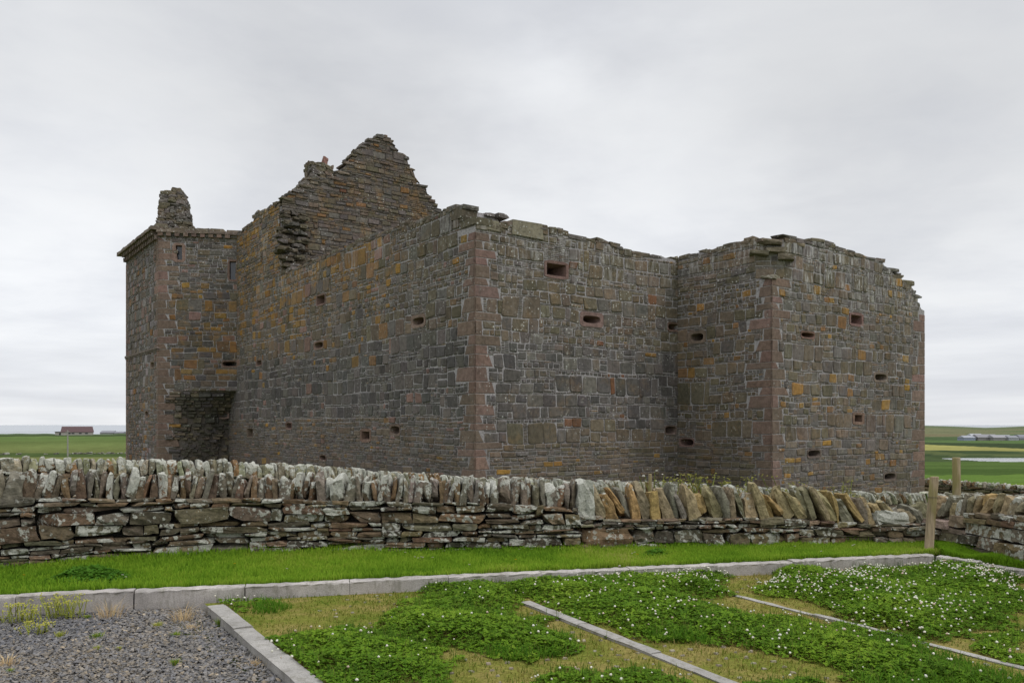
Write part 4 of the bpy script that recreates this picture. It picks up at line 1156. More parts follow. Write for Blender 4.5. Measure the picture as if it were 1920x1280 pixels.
n = 30000; q = rng.rand(n)*1.5; k = rng.rand(n); kx = KC.x+(KE.x-KC.x)*q+.12; ky = KC.y+(KE.y-KC.y)*q+.03; wx = 4.95+.44*q-.02; wy = 9.95-1.4*q
x = kx+(wx-kx)*k; y = ky+(wy-ky)*k; h = .05+.07*rng.rand(n)*fnoise(x, y, 3, 4)*1.6+.04*k; cv = .5*fnoise(x, y, 1.5, 2)+.4*rng.rand(n)
blades('verge_grass', x, y, .15-.05*np.minimum(q, 1)+.02*k, h, .006+.004*rng.rand(n), mixc(cv, (.12, .25, .014), (.18, .33, .02), (.25, .37, .035)))

# ------------------------------------------------------------------ clover
G = lambda pts: [gnd(px, py, .09) for px, py in pts]
patches = [
    (G([(383, 1128), (400, 1118), (440, 1112), (482, 1116), (484, 1136), (430, 1142), (395, 1136)]), .6, .08),
    (G([(476, 1188), (560, 1180), (640, 1174), (720, 1172), (790, 1200), (830, 1236), (856, 1290), (580, 1290), (530, 1240)]), 1, .10),
    (G([(700, 1186), (740, 1150), (790, 1120), (764, 1098), (800, 1086), (860, 1082), (925, 1090), (985, 1100), (1005, 1130), (960, 1140), (1010, 1160), (1075, 1190), (1062, 1214), (980, 1230), (880, 1222), (770, 1206)]), 1, .13),
    (G([(900, 1096), (960, 1084), (1030, 1082), (1060, 1070), (1120, 1068), (1380, 1066), (1372, 1108), (1310, 1120), (1400, 1140), (1520, 1160), (1620, 1178), (1690, 1196), (1800, 1228), (1930, 1262), (1930, 1290), (1640, 1290), (1560, 1244), (1440, 1212), (1330, 1196), (1240, 1196), (1150, 1172), (1050, 1142), (990, 1122)]), 1, .12),
    (G([(1400, 1098), (1470, 1058), (1560, 1066), (1620, 1062), (1700, 1055), (1790, 1048), (1860, 1062), (1930, 1078), (1930, 1175), (1850, 1170), (1790, 1196), (1700, 1188), (1600, 1160), (1500, 1122), (1420, 1108)]), 1, .12),
    (G([(1790, 1204), (1860, 1178), (1930, 1176), (1930, 1250), (1860, 1228)]), 1, .1),
    (G([(1560, 1158), (1620, 1160), (1720, 1190), (1730, 1215), (1660, 1205), (1590, 1180)]), .8, .09),
    (G([(930, 1290), (955, 1262), (1030, 1252), (1110, 1250), (1160, 1244), (1250, 1262), (1320, 1290)]), 1, .09),
    (G([(1392, 1290), (1432, 1264), (1480, 1254), (1540, 1256), (1600, 1290)]), 1, .08),
]
def patch_pts(poly, dens, seed, rough=.17):
    P_ = np.array(poly); lo, hi = P_.min(0)-.15, P_.max(0)+.15; ar = np.prod(hi-lo); n = int(ar*dens)
    x = rng.uniform(lo[0], hi[0], n); y = rng.uniform(lo[1], hi[1], n)
    wx = x+rough*2*(fnoise(x, y, 3.2, seed)-.5)+rough*(fnoise(x, y, 9, seed+1)-.5); wy = y+rough*2*(fnoise(x, y, 3.2, seed+2)-.5)+rough*(fnoise(x, y, 9, seed+3)-.5)
    ok = inpoly(wx, wy, poly); return x[ok], y[ok], wx[ok], wy[ok]
def edge_dist(x, y, poly):
    d = np.full(len(x), 9.0)
    for i in range(len(poly)):
        a = np.array(poly[i]); b = np.array(poly[(i+1) % len(poly)]); ab = b-a; tt = np.clip(((x-a[0])*ab[0]+(y-a[1])*ab[1])/(ab@ab+1e-9), 0, 1)
        d = np.minimum(d, np.hypot(x-a[0]-tt*ab[0], y-a[1]-tt*ab[1]))
    return d
def clover_leaves(x, y, z, size, colr):
    n = len(x); yaw = rng.rand(n)*6.283; tl = rng.normal(0, .28, (n, 2)); V = np.empty((n, 3, 5, 3), np.float32)
    for k in range(3):
        a = yaw+k*2.094; ca, sa = np.cos(a), np.sin(a); out = size*1.05; wd = size*.52
        pts = [(0, 0, 0), (.45, -1, .12), (1.0, -.45, .05), (1.0, .45, .05), (.45, 1, .12)]
        for j, (p, q, r) in enumerate(pts):
            lx = out*p*ca-wd*q*sa; ly = out*p*sa+wd*q*ca
            V[:, k, j, 0] = x+lx; V[:, k, j, 1] = y+ly; V[:, k, j, 2] = z+tl[:, 0]*lx+tl[:, 1]*ly+r*size*.6
    b = np.arange(n*3)[:, None]*5; L = (b+np.array([0, 1, 2, 3, 4])).reshape(-1)
    C = np.repeat(colr, 15, 0); return V.reshape(-1, 3), L, C
VV, LL, CC, off = [], [], [], 0
GX, GY, GZ = [], [], []; flow = []
for i, (poly, dn, hgt) in enumerate(patches):
    x, y, wx, wy = patch_pts(poly, 5200*dn, i*10)
    e = edge_dist(wx, wy, poly); bump = fnoise(x, y, 3.5, i)*.55+fnoise(x, y, 1.3, i+3)*.6
    top = hgt*.72*np.clip(e/.34, .06, 1)*(.3+bump)
    z = ZBay+.012+top*(1-.55*rng.rand(len(x))**1.5)
    kp = (rng.rand(len(x)) < .30+.7*np.clip(e/.16, 0, 1)) & (x > D1a.x+(y-D1a.y)*d1.x/d1.y+.15+.05*rng.rand(len(x))); x, y, z, e, top = x[kp], y[kp], z[kp], e[kp], top[kp]
    cv = .45*fnoise(x, y, 2.2, i+5)+.45*rng.rand(len(x)); C = mixc(cv, (.045, .105, .007), (.09, .18, .011), (.15, .25, .017), (.23, .31, .035))
    v, l, c = clover_leaves(x, y, z, .011+.008*rng.rand(len(x)), C); VV.append(v); LL.append(l+off); CC.append(c); off += len(v)
    # stray grass in the clover
    m_ = rng.rand(len(x)) < .17; GX.append(x[m_]); GY.append(y[m_]); GZ.append(ZBay+top[m_]*.5)
    # flower heads
    fd = {0: 25, 1: 34, 2: 15, 3: 105, 4: 135, 5: 30, 6: 20, 7: 16, 8: 60}[i]
    fx, fy, fwx, fwy = patch_pts(poly, fd*2.2, i*10)
    cl = fnoise(fx, fy, 2.4, 40+i)**1.5*1.6; keep = rng.rand(len(fx)) < cl*.8
    if i == 3: keep &= rng.rand(len(fx)) < np.where((fx > .8) & (fy > 7.3), 1, .28)
    fx, fy, fwx, fwy = fx[keep], fy[keep], fwx[keep], fwy[keep]
    fe = edge_dist(fwx, fwy, poly); fb = fnoise(fx, fy, 3.5, i)*.55+fnoise(fx, fy, 1.3, i+3)*.6
    for j in range(len(fx)): flow.append((fx[j], fy[j], ZBay+.03+.72*hgt*min(1, max(.06, fe[j]/.34))*(.3+fb[j])+rng.rand()*.02))
# clumps on the verge
for poly in (G([(80, 1108), (130, 1086), (200, 1080), (250, 1100), (200, 1112)]), G([(1180, 1058), (1215, 1048), (1260, 1052), (1262, 1062), (1200, 1064)])):
    x, y, wx, wy = patch_pts(poly, 5200, 99, .06); e = edge_dist(wx, wy, poly); z = ZV0+.02+.07*np.clip(e/.15, .2, 1)*(1-.5*rng.rand(len(x)))
    ok = y > kerbY(0)+KS*x+.12; x, y, z = x[ok], y[ok], z[ok]
    C = mixc(rng.rand(len(x)), (.045, .125, .01), (.075, .18, .014)); v, l, c = clover_leaves(x, y, z, .012+.007*rng.rand(len(x)), C); VV.append(v); LL.append(l+off); CC.append(c); off += len(v)
tag(np_mesh('clover', np.concatenate(VV), np.concatenate(LL), 5, M_clov, np.concatenate(CC)), 'dense dark green clover spreading over the parking bays', 'clover', kind='stuff')
gx, gy, gz = np.concatenate(GX), np.concatenate(GY), np.concatenate(GZ)
blades('clover_grass', gx, gy, gz, .05+.06*rng.rand(len(gx)), np.full(len(gx), .005), mixc(rng.rand(len(gx)), (.05, .12, .015), (.09, .17, .02), (.16, .18, .04)))
# blossom: little globes of florets
tv, tf = [], []
for la, rr in ((-.9, .35), (-.3, .95), (.35, .95), (.85, .5)):
    for k in range(6): a = k*math.pi/3+la; tv.append((math.cos(a)*rr, math.sin(a)*rr, la))
for r in range(3):
    for k in range(6): tf.append((r*6+k, r*6+(k+1) % 6, r*6+6+(k+1) % 6, r*6+6+k))
tv.append((0, 0, 1.05))
tv = np.array(tv)
V, L, C = [], [], []
for j, (x, y, z) in enumerate(flow):
    s = U(.005, .0112); v = tv*s*np.array([1, 1, .9])+np.random.RandomState(j).normal(0, .12*s, tv.shape); o = len(V)*25
    V.append(v+np.array([x, y, z])); cc_ = np.tile(np.array(vary((.58, .565, .47) if rnd.random() < .85 else (.46, .36, .28), .12, .03)), (25, 1)); cc_[:6] *= np.array([.75, .6, .45]); C.append(cc_)
    for f_ in tf: L += [o+q for q in f_]
    for k in range(0, 6, 2): L += [o+18+k, o+18+(k+1) % 6, o+18+(k+2) % 6, o+24]
tag(np_mesh('clover_blossom', np.concatenate(V), np.array(L), 4, M_flow, np.concatenate(C)), 'scattered round white clover blossom among the leaves', 'clover blossom', kind='stuff')

# short green grass inside bays and dry turf
def in_any(x, y, shrink=0):
    r = np.zeros(len(x), bool)
    for poly, _, _ in patches: r |= inpoly(x, y, poly)
    return r
n = 170000
y = rng.uniform(4.7, 9.2, n); x = rng.uniform(-3, 6.2, n); lim = kerbY(0)+KS*x; ok = (y < lim-.01) & (x > D1a.x+(y-D1a.y)*d1.x/d1.y+.2) & (np.abs(x) < y*.66) & ((x < 4.66) | (y < KC.y+(x-4.66)*kre.y/kre.x))
for da, dd in ((D2a, d2), (D3a, d3)):
    s_ = (x-da.x)*(-dd.y)+(y-da.y)*dd.x; al_ = (x-da.x)*dd.x+(y-da.y)*dd.y; ok &= ~((s_ > -.02) & (s_ < .12) & (al_ > 0))
x, y = x[ok], y[ok]; ins = in_any(x, y)
lush = np.zeros(len(x), bool)
for poly in (G([(990, 1180), (1075, 1190), (1065, 1216), (1000, 1228), (900, 1222)]), G([(1180, 1168), (1330, 1180), (1330, 1200), (1230, 1192)]), G([(1540, 1180), (1700, 1200), (1920, 1262), (1920, 1290), (1600, 1290), (1660, 1240)]), G([(490, 1118), (540, 1130), (520, 1140), (470, 1140)])): lush |= inpoly(x+.12*(fnoise(x, y, 4, 8)-.5), y+.12*(fnoise(x, y, 4, 9)-.5), poly)
g = fnoise(x, y, 1.8, 21)*.6+fnoise(x, y, 6, 22)*.4
row = .5+.5*np.sin((x*kd.x+y*kd.y)*2*math.pi/.13)*np.sin((-x*kd.y+y*kd.x)*2*math.pi/.13)
keep = lush | (rng.rand(len(x)) < .25+.5*g*row)
x, y, lush, g, ins = x[keep], y[keep], lush[keep], g[keep], ins[keep]
h = np.where(lush, .04+.05*rng.rand(len(x)), .012+.03*rng.rand(len(x))**2)
cd_ = mixc(.8*rng.rand(len(x))+.6*(.5-fnoise(x, y, .9, 31)), (.10, .165, .018), (.18, .19, .03), (.27, .22, .065), (.38, .30, .13)); cl_ = mixc(rng.rand(len(x)), (.06, .155, .012), (.085, .2, .015), (.13, .23, .02))
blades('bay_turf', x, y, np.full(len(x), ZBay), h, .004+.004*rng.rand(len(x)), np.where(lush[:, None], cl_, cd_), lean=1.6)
# concrete paver studs showing through worn turf
mb = MB()
for i in range(-60, 70):
    for j in range(-10, 70):
        p = D1a+kd*(i*.13)+kn*(-4.2+j*.13)
        if not (4.6 < p.y < kerbY(p.x)-.05 and d1x(p.y)+.22 < p.x < p.y*.66): continue
        if nz(p.x*.8, p.y*.8, 6)+.35*nz(p.x*4, p.y*4) < -.12 or rnd.random() < .45 or in_any(np.array([p.x]), np.array([p.y]))[0]: continue
        if any(-.03 < (p.x-da.x)*(-dd.y)+(p.y-da.y)*dd.x < .13 and (p.x-da.x)*dd.x+(p.y-da.y)*dd.y > -.1 for da, dd in ((D2a, d2), (D3a, d3))): continue
        mb.box((p.x+U(-.01, .01), p.y+U(-.01, .01), ZBay-.002), U(.02, .045), U(.02, .04), .022, math.atan2(kd.y, kd.x)+U(-.3, .3), .35, .004, c=vary((.22, .195, .14)))
tag(mb.build('paver_studs', M_chip), 'worn concrete grid studs showing through the dry turf', 'grid pavers', kind='stuff')

# gravel chippings
n = 48000; y = rng.uniform(4.75, 7.3, n)**1; x = rng.uniform(-5.0, -.9, n)
ok = (x > -y*.66) & (x < D1a.x+(y-D1a.y)*d1.x/d1.y-.0) & (y < kerbY(0)+KS*x-.01); x, y = x[ok], y[ok]; n = len(x)
oc = np.array([(1, 0, 0), (0, 1, 0), (-1, 0, 0), (0, -1, 0), (.6, .6, .8), (-.6, .6, .8), (-.6, -.6, .8), (.6, -.6, .8)], float)
of = np.array([(0, 1, 5, 4), (1, 2, 6, 5), (2, 3, 7, 6), (3, 0, 4, 7), (4, 5, 6, 7)])
s = .005+.012*rng.rand(n)**2.4; big = rng.rand(n) < .02; s[big] *= 1.7
V = oc[None]*np.stack([s*1.25, s*.9, s*.55], 1)[:, None, :]+rng.normal(0, 1, (n, 8, 3))*(s*.16)[:, None, None]
an = rng.rand(n)*6.283; ca, sa = np.cos(an)[:, None], np.sin(an)[:, None]; ti = rng.normal(0, .35, (n, 1))
vx, vy, vz = V[:, :, 0], V[:, :, 1], V[:, :, 2]; vz = vz+ti*vx
V = np.stack([x[:, None]+vx*ca-vy*sa, y[:, None]+vx*sa+vy*ca, ZG+.004+vz+(rng.rand(n)*.01)[:, None]], 2)
C = mixc(.45*fnoise(x, y, 1.1, 51)+.55*rng.rand(n), (.085, .088, .098), (.13, .13, .14), (.18, .172, .165), (.22, .185, .14))
tn = rng.rand(n) < .08; C[tn] = np.array([.27, .225, .165])*(.8+.4*rng.rand(tn.sum(), 1)); C *= (.72+.56*rng.rand(n, 1))*np.array([1.0, .985, .96])*.92
L = (np.arange(n)[:, None, None]*8+of[None]).reshape(-1)
tag(np_mesh('gravel', V.reshape(-1, 3), L, 4, M_chip, np.repeat(C, 8, 0)), 'loose grey slate chippings of the car park', 'gravel', kind='stuff')

# ------------------------------------------------------------------ small plants
M_leaf = attr_mat('weed_leaf', .6, None, 0, .3)
def tuft(name, x, y, z, n, h, spread, cols, w=.005, lean=.9, label=None, cat=None, group=None):
    vs = []; fs = []; mb = MB()
    for i in range(n):
        a = U(0, 6.283); r = spread*abs(rnd.gauss(0, .5)); bx, by = x+r*math.cos(a), y+r*math.sin(a); hh = h*U(.45, 1); la = a+U(-.7, .7); ln = hh*lean*U(.1, 1)
        t_ = U(0, 6.283); dx, dy = math.cos(t_)*w/2, math.sin(t_)*w/2; c = vary(rnd.choice(cols), .2)
        mx, my = bx+math.cos(la)*ln*.35, by+math.sin(la)*ln*.35
        mb.add([(bx-dx, by-dy, z-.01), (bx+dx, by+dy, z-.01), (mx+dx*.8, my+dy*.8, z+hh*.65), (mx-dx*.8, my-dy*.8, z+hh*.65), (bx+math.cos(la)*ln, by+math.sin(la)*ln, z+hh)], [(0, 1, 2, 3), (3, 2, 4)], c)
    return tag(mb.build(name, M_leaf), label, cat, group)
STRAW = [(.55, .40, .21), (.62, .47, .27), (.42, .31, .16)]; LIME = [(.36, .38, .06), (.28, .35, .05), (.42, .40, .09)]; GRN = [(.09, .2, .02), (.14, .25, .03)]
for (px, py, n_, h_, lab) in ((715, 0, 0, 0, ''),): pass
for (px, py, h_, sp_, lab) in ((205, 1160, .17, .10, 'straw coloured dry grass tuft just left of the open kerb joint'), (345, 1166, .15, .10, 'bleached dry grass tuft near the end of the broad edging'), (12, 1250, .09, .06, 'small straw coloured tuft out on the gravel at the picture edge'), (480, 1248, .05, .05, 'flattened dry grass wisps on the gravel beside the broad edging'), (360, 1180, .05, .05, 'thin mat of dead grass lying on the gravel below the bleached tuft')):
    X_, Y_ = gnd(px, py); tuft('dry_grass_tuft', X_, Y_, ZG, 75, h_, sp_, STRAW, .004, 1.6, lab, 'dry grass', 'dry tufts on the gravel')
gl = [(112, 1194, .05, .05, 'bright green grass tuft third along under the yellow weeds'), (182, 1197, .055, .06, 'wide bright green grass tuft in the middle of the gravel'), (182, 1218, .035, .035, 'small yellow green tuft in front of the wide one'), (222, 1218, .03, .02, 'flat yellowish tuft right of the small yellow green one'), (328, 1246, .05, .04, 'dark green grass tuft alone low on the gravel'), (330, 1194, .045, .04, 'green tuft below the bleached dry grass'), (20, 1260, .03, .025, 'low mossy tuft near the picture corner'), (295, 1176, .05, .05, 'yellow green tuft between the dry grass tufts'), (412, 1172, .07, .03, 'upright green tuft against the broad edging'), (165, 1160, .04, .025, 'green tuft close under the kerb')]
for (px, py, h_, sp_, lab) in gl:
    X_, Y_ = gnd(px, py); tuft('grass_tuft', X_, Y_, ZG, 120, h_, sp_*.75, GRN+LIME[:1] if 'yellow' not in lab else LIME, .004, .9, lab, 'grass tuft', 'green tufts on the gravel')
def weed(name, x, y, z, stems, h, spread, leafc, headc, label, cat, group=None, leaf=.02, head=.01, heads=5, umbel=False):
    mb = MB()
    for i in range(stems):
        a = U(0, 6.283); r = spread*math.sqrt(rnd.random()); bx, by = x+r*math.cos(a), y+r*math.sin(a); hh = h*U(.6, 1); lx, ly = U(-.45, .45)*hh, U(-.45, .45)*hh
        sc_ = vary(leafc, .2); mb.tube([(bx, by, z-.02), (bx+lx*.5, by+ly*.5, z+hh*.5), (bx+lx, by+ly, z+hh)], [leaf*.10+.001]*3, 3, c=sc_)
        for k in range(int(9*h/.15) if h < .3 else 16):
            q = U(.1, .95); px_, py_, pz_ = bx+lx*q, by+ly*q, z+hh*q; an = U(0, 6.283); s = leaf*U(.6, 1.2)*(1.15-.5*q)
            dx, dy = math.cos(an), math.sin(an); up = U(-.1, .7)
            mb.add([(px_, py_, pz_), (px_+dx*s*.5-dy*s*.22, py_+dy*s*.5+dx*s*.22, pz_+s*up*.5), (px_+dx*s, py_+dy*s, pz_+s*up*.6), (px_+dx*s*.5+dy*s*.22, py_+dy*s*.5-dx*s*.22, pz_+s*up*.5)], [(0, 1, 2, 3)], vary(leafc, .25))
        for k in range(heads):
            ha = U(0, 6.283); hr = (leaf*1.6 if not umbel else .06)*math.sqrt(rnd.random()); s = head*U(.7, 1.2)
            hz = z+hh+U(-.2, .3)*leaf if not umbel else z+hh+.02-hr*.25
            mb.box((bx+lx+hr*math.cos(ha), by+ly+hr*math.sin(ha), hz), s, s, s*.5, U(0, 3), .3, s*.1, c=vary(headc, .12))
    return tag(mb.build(name, M_leaf), label, cat, group)
labs = ['yellow green weed clump leftmost along the kerb foot', 'yellow green weed clump second along the kerb foot', 'tall yellow green weed clump with open sprays below the kerb', 'yellow green weed clump next to the dry grass tuft', 'sparse yellow green weed standing out from the kerb on the gravel']
for (px, py, h_, sp_), lab in zip(((22, 1168, .17, .10), (75, 1166, .14, .13), (105, 1160, .2, .10), (140, 1158, .18, .09), (70, 1186, .10, .12)), labs):
    X_, Y_ = gnd(px, py); weed('weed_plant', X_, Y_, ZG, 15, h_, sp_, (.33, .36, .06), (.50, .48, .09), lab, 'weed', 'yellow green weeds under the kerb', .027, .009, 6)
# tall weeds between the two walls
wl = [(1238, 893, 20.0, .35, (.5, .5, .44), 'tall flowering weed with a white head beside the thin short post'), (1215, 862, 20.6, .0, None, ''), (1275, 904, 18.5, .3, None, 'yellow green weed behind the olive cope stones nearest the thin post'), (1300, 905, 18, .32, None, 'bushy yellow green weed behind the wall at the foot of the inner corner'), (1335, 905, 18, .34, None, 'tall ragged weed behind the wall left of the pinkish tower corner'), (1365, 912, 17.5, .3, None, 'greenish weed behind the cope below the tower side'), (1390, 910, 18, .3, None, 'weed of thin stems behind the cope close to the pinkish tower corner'), (1490, 910, 18.5, .26, None, 'low spreading weed in front of the tower right of its pinkish corner'), (1520, 914, 18.5, .2, None, 'short weed behind the cope under the tower face'), (1590, 918, 19, .18, None, 'last short weed along the wall under the tower face'), (1262, 915, 16, .36, None, 'leafy yellow green weed standing against the rear wall')]
for (px, py, d, hgt, hc, lab) in wl:
    if not lab: continue
    zt = H0-(py-796)*d/F0; X_ = (px-960)/F0*d; zb = ground_z(X_, d); hh = max(.3, zt+.22-zb)
    weed('tall_weed', X_, d, zb, 9, hh, .22, (.19, .20, .045), hc or (.27, .26, .055), lab, 'weed', 'tall weeds between the walls', .085, .03 if hc is None else .05, 4 if hc is None else 1)
X_ = (1769-960)/F0*11.2; weed('hogweed', X_, 11.2, ground_z(X_, 11.2)-.1, 3, .86, .05, (.10, .16, .03), (.62, .62, .5), 'white flowered hogweed behind the leaning post', 'hogweed', None, .12, .035, 14, True)
# docks
def dock(px, py, z, s, lab):
    X_, Y_ = gnd(px, py, z); mb = MB()
    for i in range(7):
        a = U(0, 6.283); L_ = s*U(.7, 1.1); wd = L_*.28; up = U(.5, 1.0); c = vary((.055, .125, .022), .25); ca, sa = math.cos(a), math.sin(a); vs = []
        for k in range(6):
            q = k/5; rr = L_*q; zz_ = z+L_*up*(q-.55*q*q*1.2); ww = wd*math.sin(math.pi*min(1, .12+q*.88))
            for sd in (-1, 1): vs.append((X_+ca*rr-sa*ww*sd, Y_+sa*rr+ca*ww*sd, zz_+abs(ww)*.25))
        mb.add(vs, [(2*k, 2*k+1, 2*k+3, 2*k+2) for k in range(5)], c)
    tag(mb.build('dock_plant', M_leaf, None, True), lab, 'dock plant', 'broad leaved docks')
dock(1085, 1080, .1, .14, 'dark green dock growing against the kerb face in the clover'); dock(1110, 1078, .1, .12, 'smaller dock right beside the one against the kerb face')
dock(705, 1031, .18, .15, 'broad leaved dock at the foot of the old wall'); dock(680, 1032, .18, .1, 'small dock left of the larger one at the wall foot')
dock(1790, 1030, .15, .12, 'dock nearest the leaning post under the low wall'); dock(1830, 1042, .13, .15, 'dock in the middle of the row under the low wall'); dock(1880, 1052, .11, .16, 'large dock under the low wall near the picture edge'); dock(1908, 1056, .1, .14, 'dock at the picture edge under the low wall')
def flower(px, py, z, c, s, name, lab, cat, group):
    X_, Y_ = gnd(px, py, z); mb = MB(); n = 8; zz_ = z+.05
    mb.tube([(X_, Y_, z), (X_, Y_, zz_)], .0015, 4, c=(.07, .14, .02)); vs = [(X_, Y_, zz_+.003)]
    for k in range(n*2): a = math.pi*k/n; r = s*(1 if k % 2 == 0 else .72); vs.append((X_+r*math.cos(a), Y_+r*math.sin(a)*.9-.0, zz_+.004+.004*(k % 2)-.35*r*math.sin(a)))
    mb.add(vs, [(0, 1+k, 1+(k+1) % (2*n)) for k in range(2*n)], c); mb.box((X_, Y_-.002, zz_+.006), s*.5, s*.5, .006, 0, .3, c=(.5, .32, .02))
    tag(mb.build(name, M_leaf), lab, cat, group)
for (px, py, lab) in ((45, 1088, 'yellow buttercup in the verge at the far left end'), (440, 1066, 'yellow buttercup in the verge above the second kerb joint'), (967, 1058, 'yellow buttercup in the verge near the middle of the kerb'), (1195, 1048, 'yellow buttercup beside the clover clump on the verge')):
    flower(px, py, .17, (.62, .42, .01), .013, 'buttercup', lab, 'buttercup', 'buttercups in the verge')
for (px, py) in ((538, 1076), (784, 1055), (790, 1053), (778, 1053), (793, 1054), (811, 1054), (760, 1044), (880, 1068), (974, 1038), (983, 1036), (997, 1038), (996, 1034), (1185, 1046), (1190, 1044), (1330, 1030), (1375, 1028), (1600, 1030), (1602, 1029), (1598, 1031), (1490, 1032), (1710, 1024), (1660, 1022), (640, 1028), (560, 1030), (915, 1030), (1540, 1042), (230, 1088), (236, 1092)):
    flower(px, py, .175, (.7, .7, .68), .011, 'daisy', 'small white daisy in the mown grass of the verge', 'daisy', 'daisies in the verge')

# ------------------------------------------------------------------ posts
m, t = mat('weathered_wood'); zz_ = t.scale(t.pos, (18, 18, 1.2)); g = t.noise(zz_, 3, 5, .65)
c = t.ramp(g, (.28, (.09, .07, .045)), (.42, (.2, .155, .1)), (.58, (.28, .22, .14)), (.75, (.33, .27, .19)))
gr = t.smooth(t.noise(t.scale(t.pos, (3, 3, .8)), 2, 4), .45, .62); c = t.mix(t.m('MULTIPLY', gr, .7), c, (.17, .15, .045))
finish(t, c, .85, g, .5, .01); M_wood = m
def post(px0, py0, px1, py1, d, dia, lab, zbase=None, wire=None):
    z1 = H0-(py0-796)*d/F0; z0 = zbase if zbase is not None else H0-(py1-796)*d/F0
    zb_pic = H0-(py1-796)*d/F0; X0 = (px1-960)/F0*d; X1 = (px0-960)/F0*d
    if zbase is not None and zb_pic != z1: X0 = X1+(X0-X1)*(z1-z0)/(z1-zb_pic)
    mb = MB(); r = dia/2
    mb.tube([(X0, d, z0-.15), (lerp(X0, X1, .5), d, lerp(z0, z1, .5)), (X1, d, z1-.012), (X1, d, z1)], [r*1.04, r, r*.97, r*.86], 12); root = mb.build('fence_post', M_wood)
    for p in root.data.polygons: p.use_smooth = len(p.vertices) == 4
    tag(root, lab, 'post', 'wooden posts by the walls')
    if wire:
        w_ = MB(); k = wire; cx, cz = lerp(X0, X1, k), lerp(z0, z1, k); n = 14
        w_.tube([(cx+(r+.003)*math.cos(a), d+(r+.003)*math.sin(a), cz) for a in np.linspace(0, 2*math.pi, n)], .0022, 4, c=(.06, .055, .05)); w_.build('wire_band', M_leaf, root)
post(1752, 893, 1741, 1020, 9.35, .098, 'round wooden post leaning against the wall corner with a wire band', .18, .72)
post(1793, 857, 1794, 950, 12.4, .118, 'taller upright wooden post with a green side standing behind the wall corner', ground_z(6.7, 12.4))
post(1219, 888, 1219, 930, 17.2, .075, 'thin short grey post standing behind the cope below the castle', ground_z(2.9, 17.2))

# ------------------------------------------------------------------ far things
M_paint = attr_mat('far_paint', .8, 2.0, .12)
def house(name, cx, cy, z, L_, W_, hw, hr, wallc, roofc, lab, hip=0.0, annex=None, wins=(), rz=0.0, cat='house', group=None, arch=False):
    root = empty(name, (0, 0, 0)); tag(root, lab, cat, group)
    ca, sa = math.cos(rz), math.sin(rz); W = lambda x, y, zz_: (cx+x*ca-y*sa, cy+x*sa+y*ca, z+zz_)
    mb = MB(); vs = [W(sx*L_/2, sy*W_/2, k) for k in (-1.5, hw) for sx, sy in ((-1, -1), (1, -1), (1, 1), (-1, 1))]
    mb.add(vs, [(0, 1, 5, 4), (1, 2, 6, 5), (2, 3, 7, 6), (3, 0, 4, 7)], wallc); mb.build('wall', M_paint, root)
    mb = MB(); o = .25
    if arch:
        n = 10; vs = []
        for sx in (-1, 1):
            for k in range(n+1): an = math.pi*k/n; vs.append(W(sx*(L_/2+.1), -math.cos(an)*(W_/2+.1), hw+math.sin(an)*hr))
        mb.add(vs, [(k, k+1, n+2+k, n+1+k) for k in range(n)]+[tuple(range(n+1)), tuple(range(n+1, 2*n+2))], roofc)
    else:
        vs = [W(-L_/2-o, -W_/2-o, hw), W(L_/2+o, -W_/2-o, hw), W(L_/2+o, W_/2+o, hw), W(-L_/2-o, W_/2+o, hw), W(-L_/2+hip, 0, hw+hr), W(L_/2-hip, 0, hw+hr)]
        mb.add(vs, [(0, 1, 5, 4), (2, 3, 4, 5), (1, 2, 5), (3, 0, 4), (0, 1, 2, 3)], roofc)
    mb.build('roof', M_paint, root)
    for (wx, wz, ww, wh) in wins:
        mb = MB(); mb.add([W(wx-ww/2, -W_/2-.03, wz), W(wx+ww/2, -W_/2-.03, wz), W(wx+ww/2, -W_/2-.03, wz+wh), W(wx-ww/2, -W_/2-.03, wz+wh)], [(0, 1, 2, 3)], (.03, .035, .04)); mb.build('window', M_paint, root)
    if annex:
        ax, al, aw, ah = annex; mb = MB(); q = W(ax, -1.0, ah/2-.5); mb.box(q, al, aw, ah+1, rz, c=wallc); q = W(ax, -1.0, ah+.08); mb.box(q, al+.5, aw+.5, .22, rz, c=(.12, .115, .11))
        q = W(ax+.5, -1-aw/2-.02, ah*.35); mb.box(q, 1.3, .05, .8, rz, c=(.03, .03, .035)); mb.build('annex', M_paint, root)
    return root
def far(px, d): return (px-960)/F0*d
d = 370; zh = H0-19.0*d/F0
house('cottage', far(145, d), d, zh, 12.8, 8.0, 1.25, 2.55, (.33, .31, .28), (.085, .052, .052), 'single storey cottage with a dark red roof alone on the field ridge', .3, (-7.0, 3.4, 5, 1.35), [(x, .45, 1.1, .55) for x in (-3.2, -1.7, 1.2, 3.6)], R(27.8))
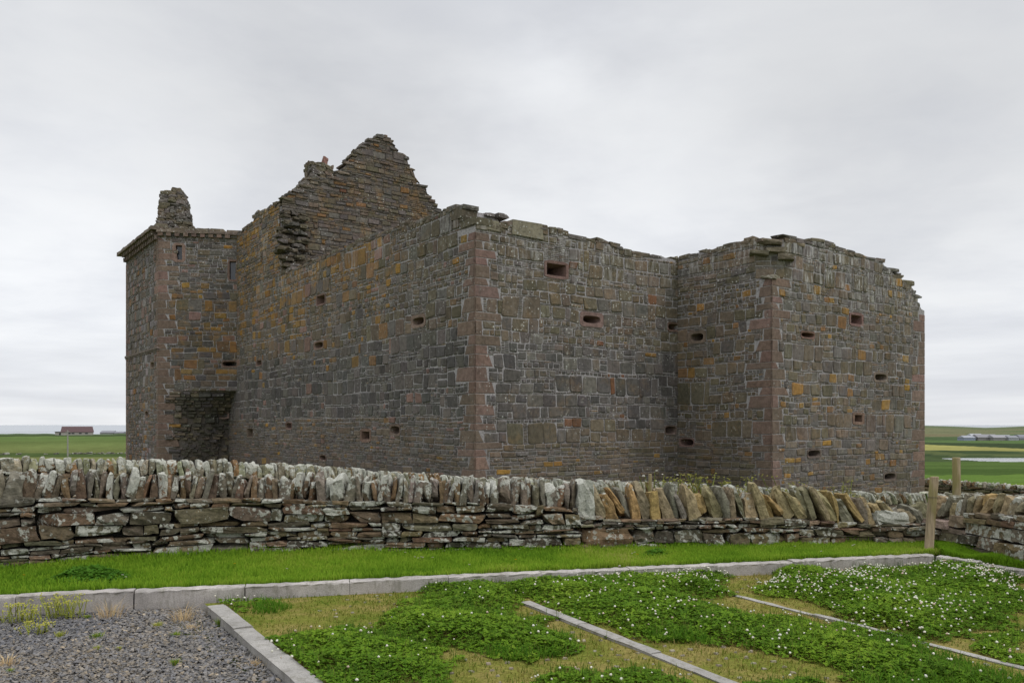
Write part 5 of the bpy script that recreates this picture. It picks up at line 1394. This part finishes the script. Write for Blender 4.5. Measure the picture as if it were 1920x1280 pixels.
for (px, w_, h_, lab) in ((204, 9, 1.6, 'low grey shed on the ridge right of the red roofed cottage'), (226, 6, 1.3, 'tiny grey shed beside the castle corner on the ridge')):
    dd = 560; house('shed', far(px, dd), dd, H0-18*dd/F0, w_, 6, h_*.8, h_*.8, (.28, .28, .28), (.2, .2, .22), lab, 0, None, (), 0, 'shed', 'sheds on the ridge')
d = 515; zf = H0-28.5*d/F0
fb = [(1812, 7.0, 8, 1.5, 1.3, (.23, .26, .34), (.27, .28, .31), 0, 'farm shed with a pale roof and bluish wall at the left of the farm'), (1828, 7.4, 7, 2.4, 1.4, (.3, .3, .3), (.34, .345, .36), 14, 'farm shed with a bright white roof behind the bluish one'), (1846, 13, 9, 1.7, 1.9, (.2, .19, .19), (.21, .205, .215), 0, 'long grey roofed barn in the middle of the farm'), (1874, 12, 9, 1.6, 1.7, (.22, .21, .21), (.25, .245, .255), -5, 'second long grey barn joined on the right of the first'), (1895, 6, 7, 1.5, 1.4, (.3, .31, .33), (.2, .205, .22), -8, 'small farm building with pale walls beside the arched barn'), (1913, 5.4, 8, .9, 2.4, (.2, .2, .21), (.19, .19, .215), 0, 'arched grey barn at the right end of the farm')]
for i, (px, L_, W_, hw, hr, wc, rc, dd, lab) in enumerate(fb):
    house('farm_building', far(px, d+dd), d+dd, zf, L_, W_, hw, hr, wc, rc, lab, 0, None, (), 0, 'barn', 'farm buildings beyond the loch', arch=(i == 5))
# pole with its wire running off to a second pole
pr = empty('utility_pole'); tag(pr, 'pale wooden utility pole standing in the field left of the castle', 'pole')
d = 160; xp = far(127, d); zg = ground_z(xp, d); zt = H0-10*d/F0; M_pole = attr_mat('pole_wood', .85, 8, .2)
mb = MB(); mb.tube([(xp, d, zg-.5), (xp, d, zt)], [.15, .11], 8, c=(.27, .26, .235)); mb.build('shaft', M_pole, pr)
mb = MB(); mb.box((xp, d, zt-.35), .9, .1, .1, 0, c=(.3, .28, .25)); mb.build('crossarm', M_pole, pr)
mb = MB(); x2 = -150.0; mb.tube([(lerp(xp, x2, k), lerp(d, 150, k), lerp(zt-.25, zt+.1, k)-1.0*4*k*(1-k)*.4) for k in np.linspace(0, 1, 16)], .012, 4, c=(.12, .12, .12)); mb.build('wire', M_pole, pr)
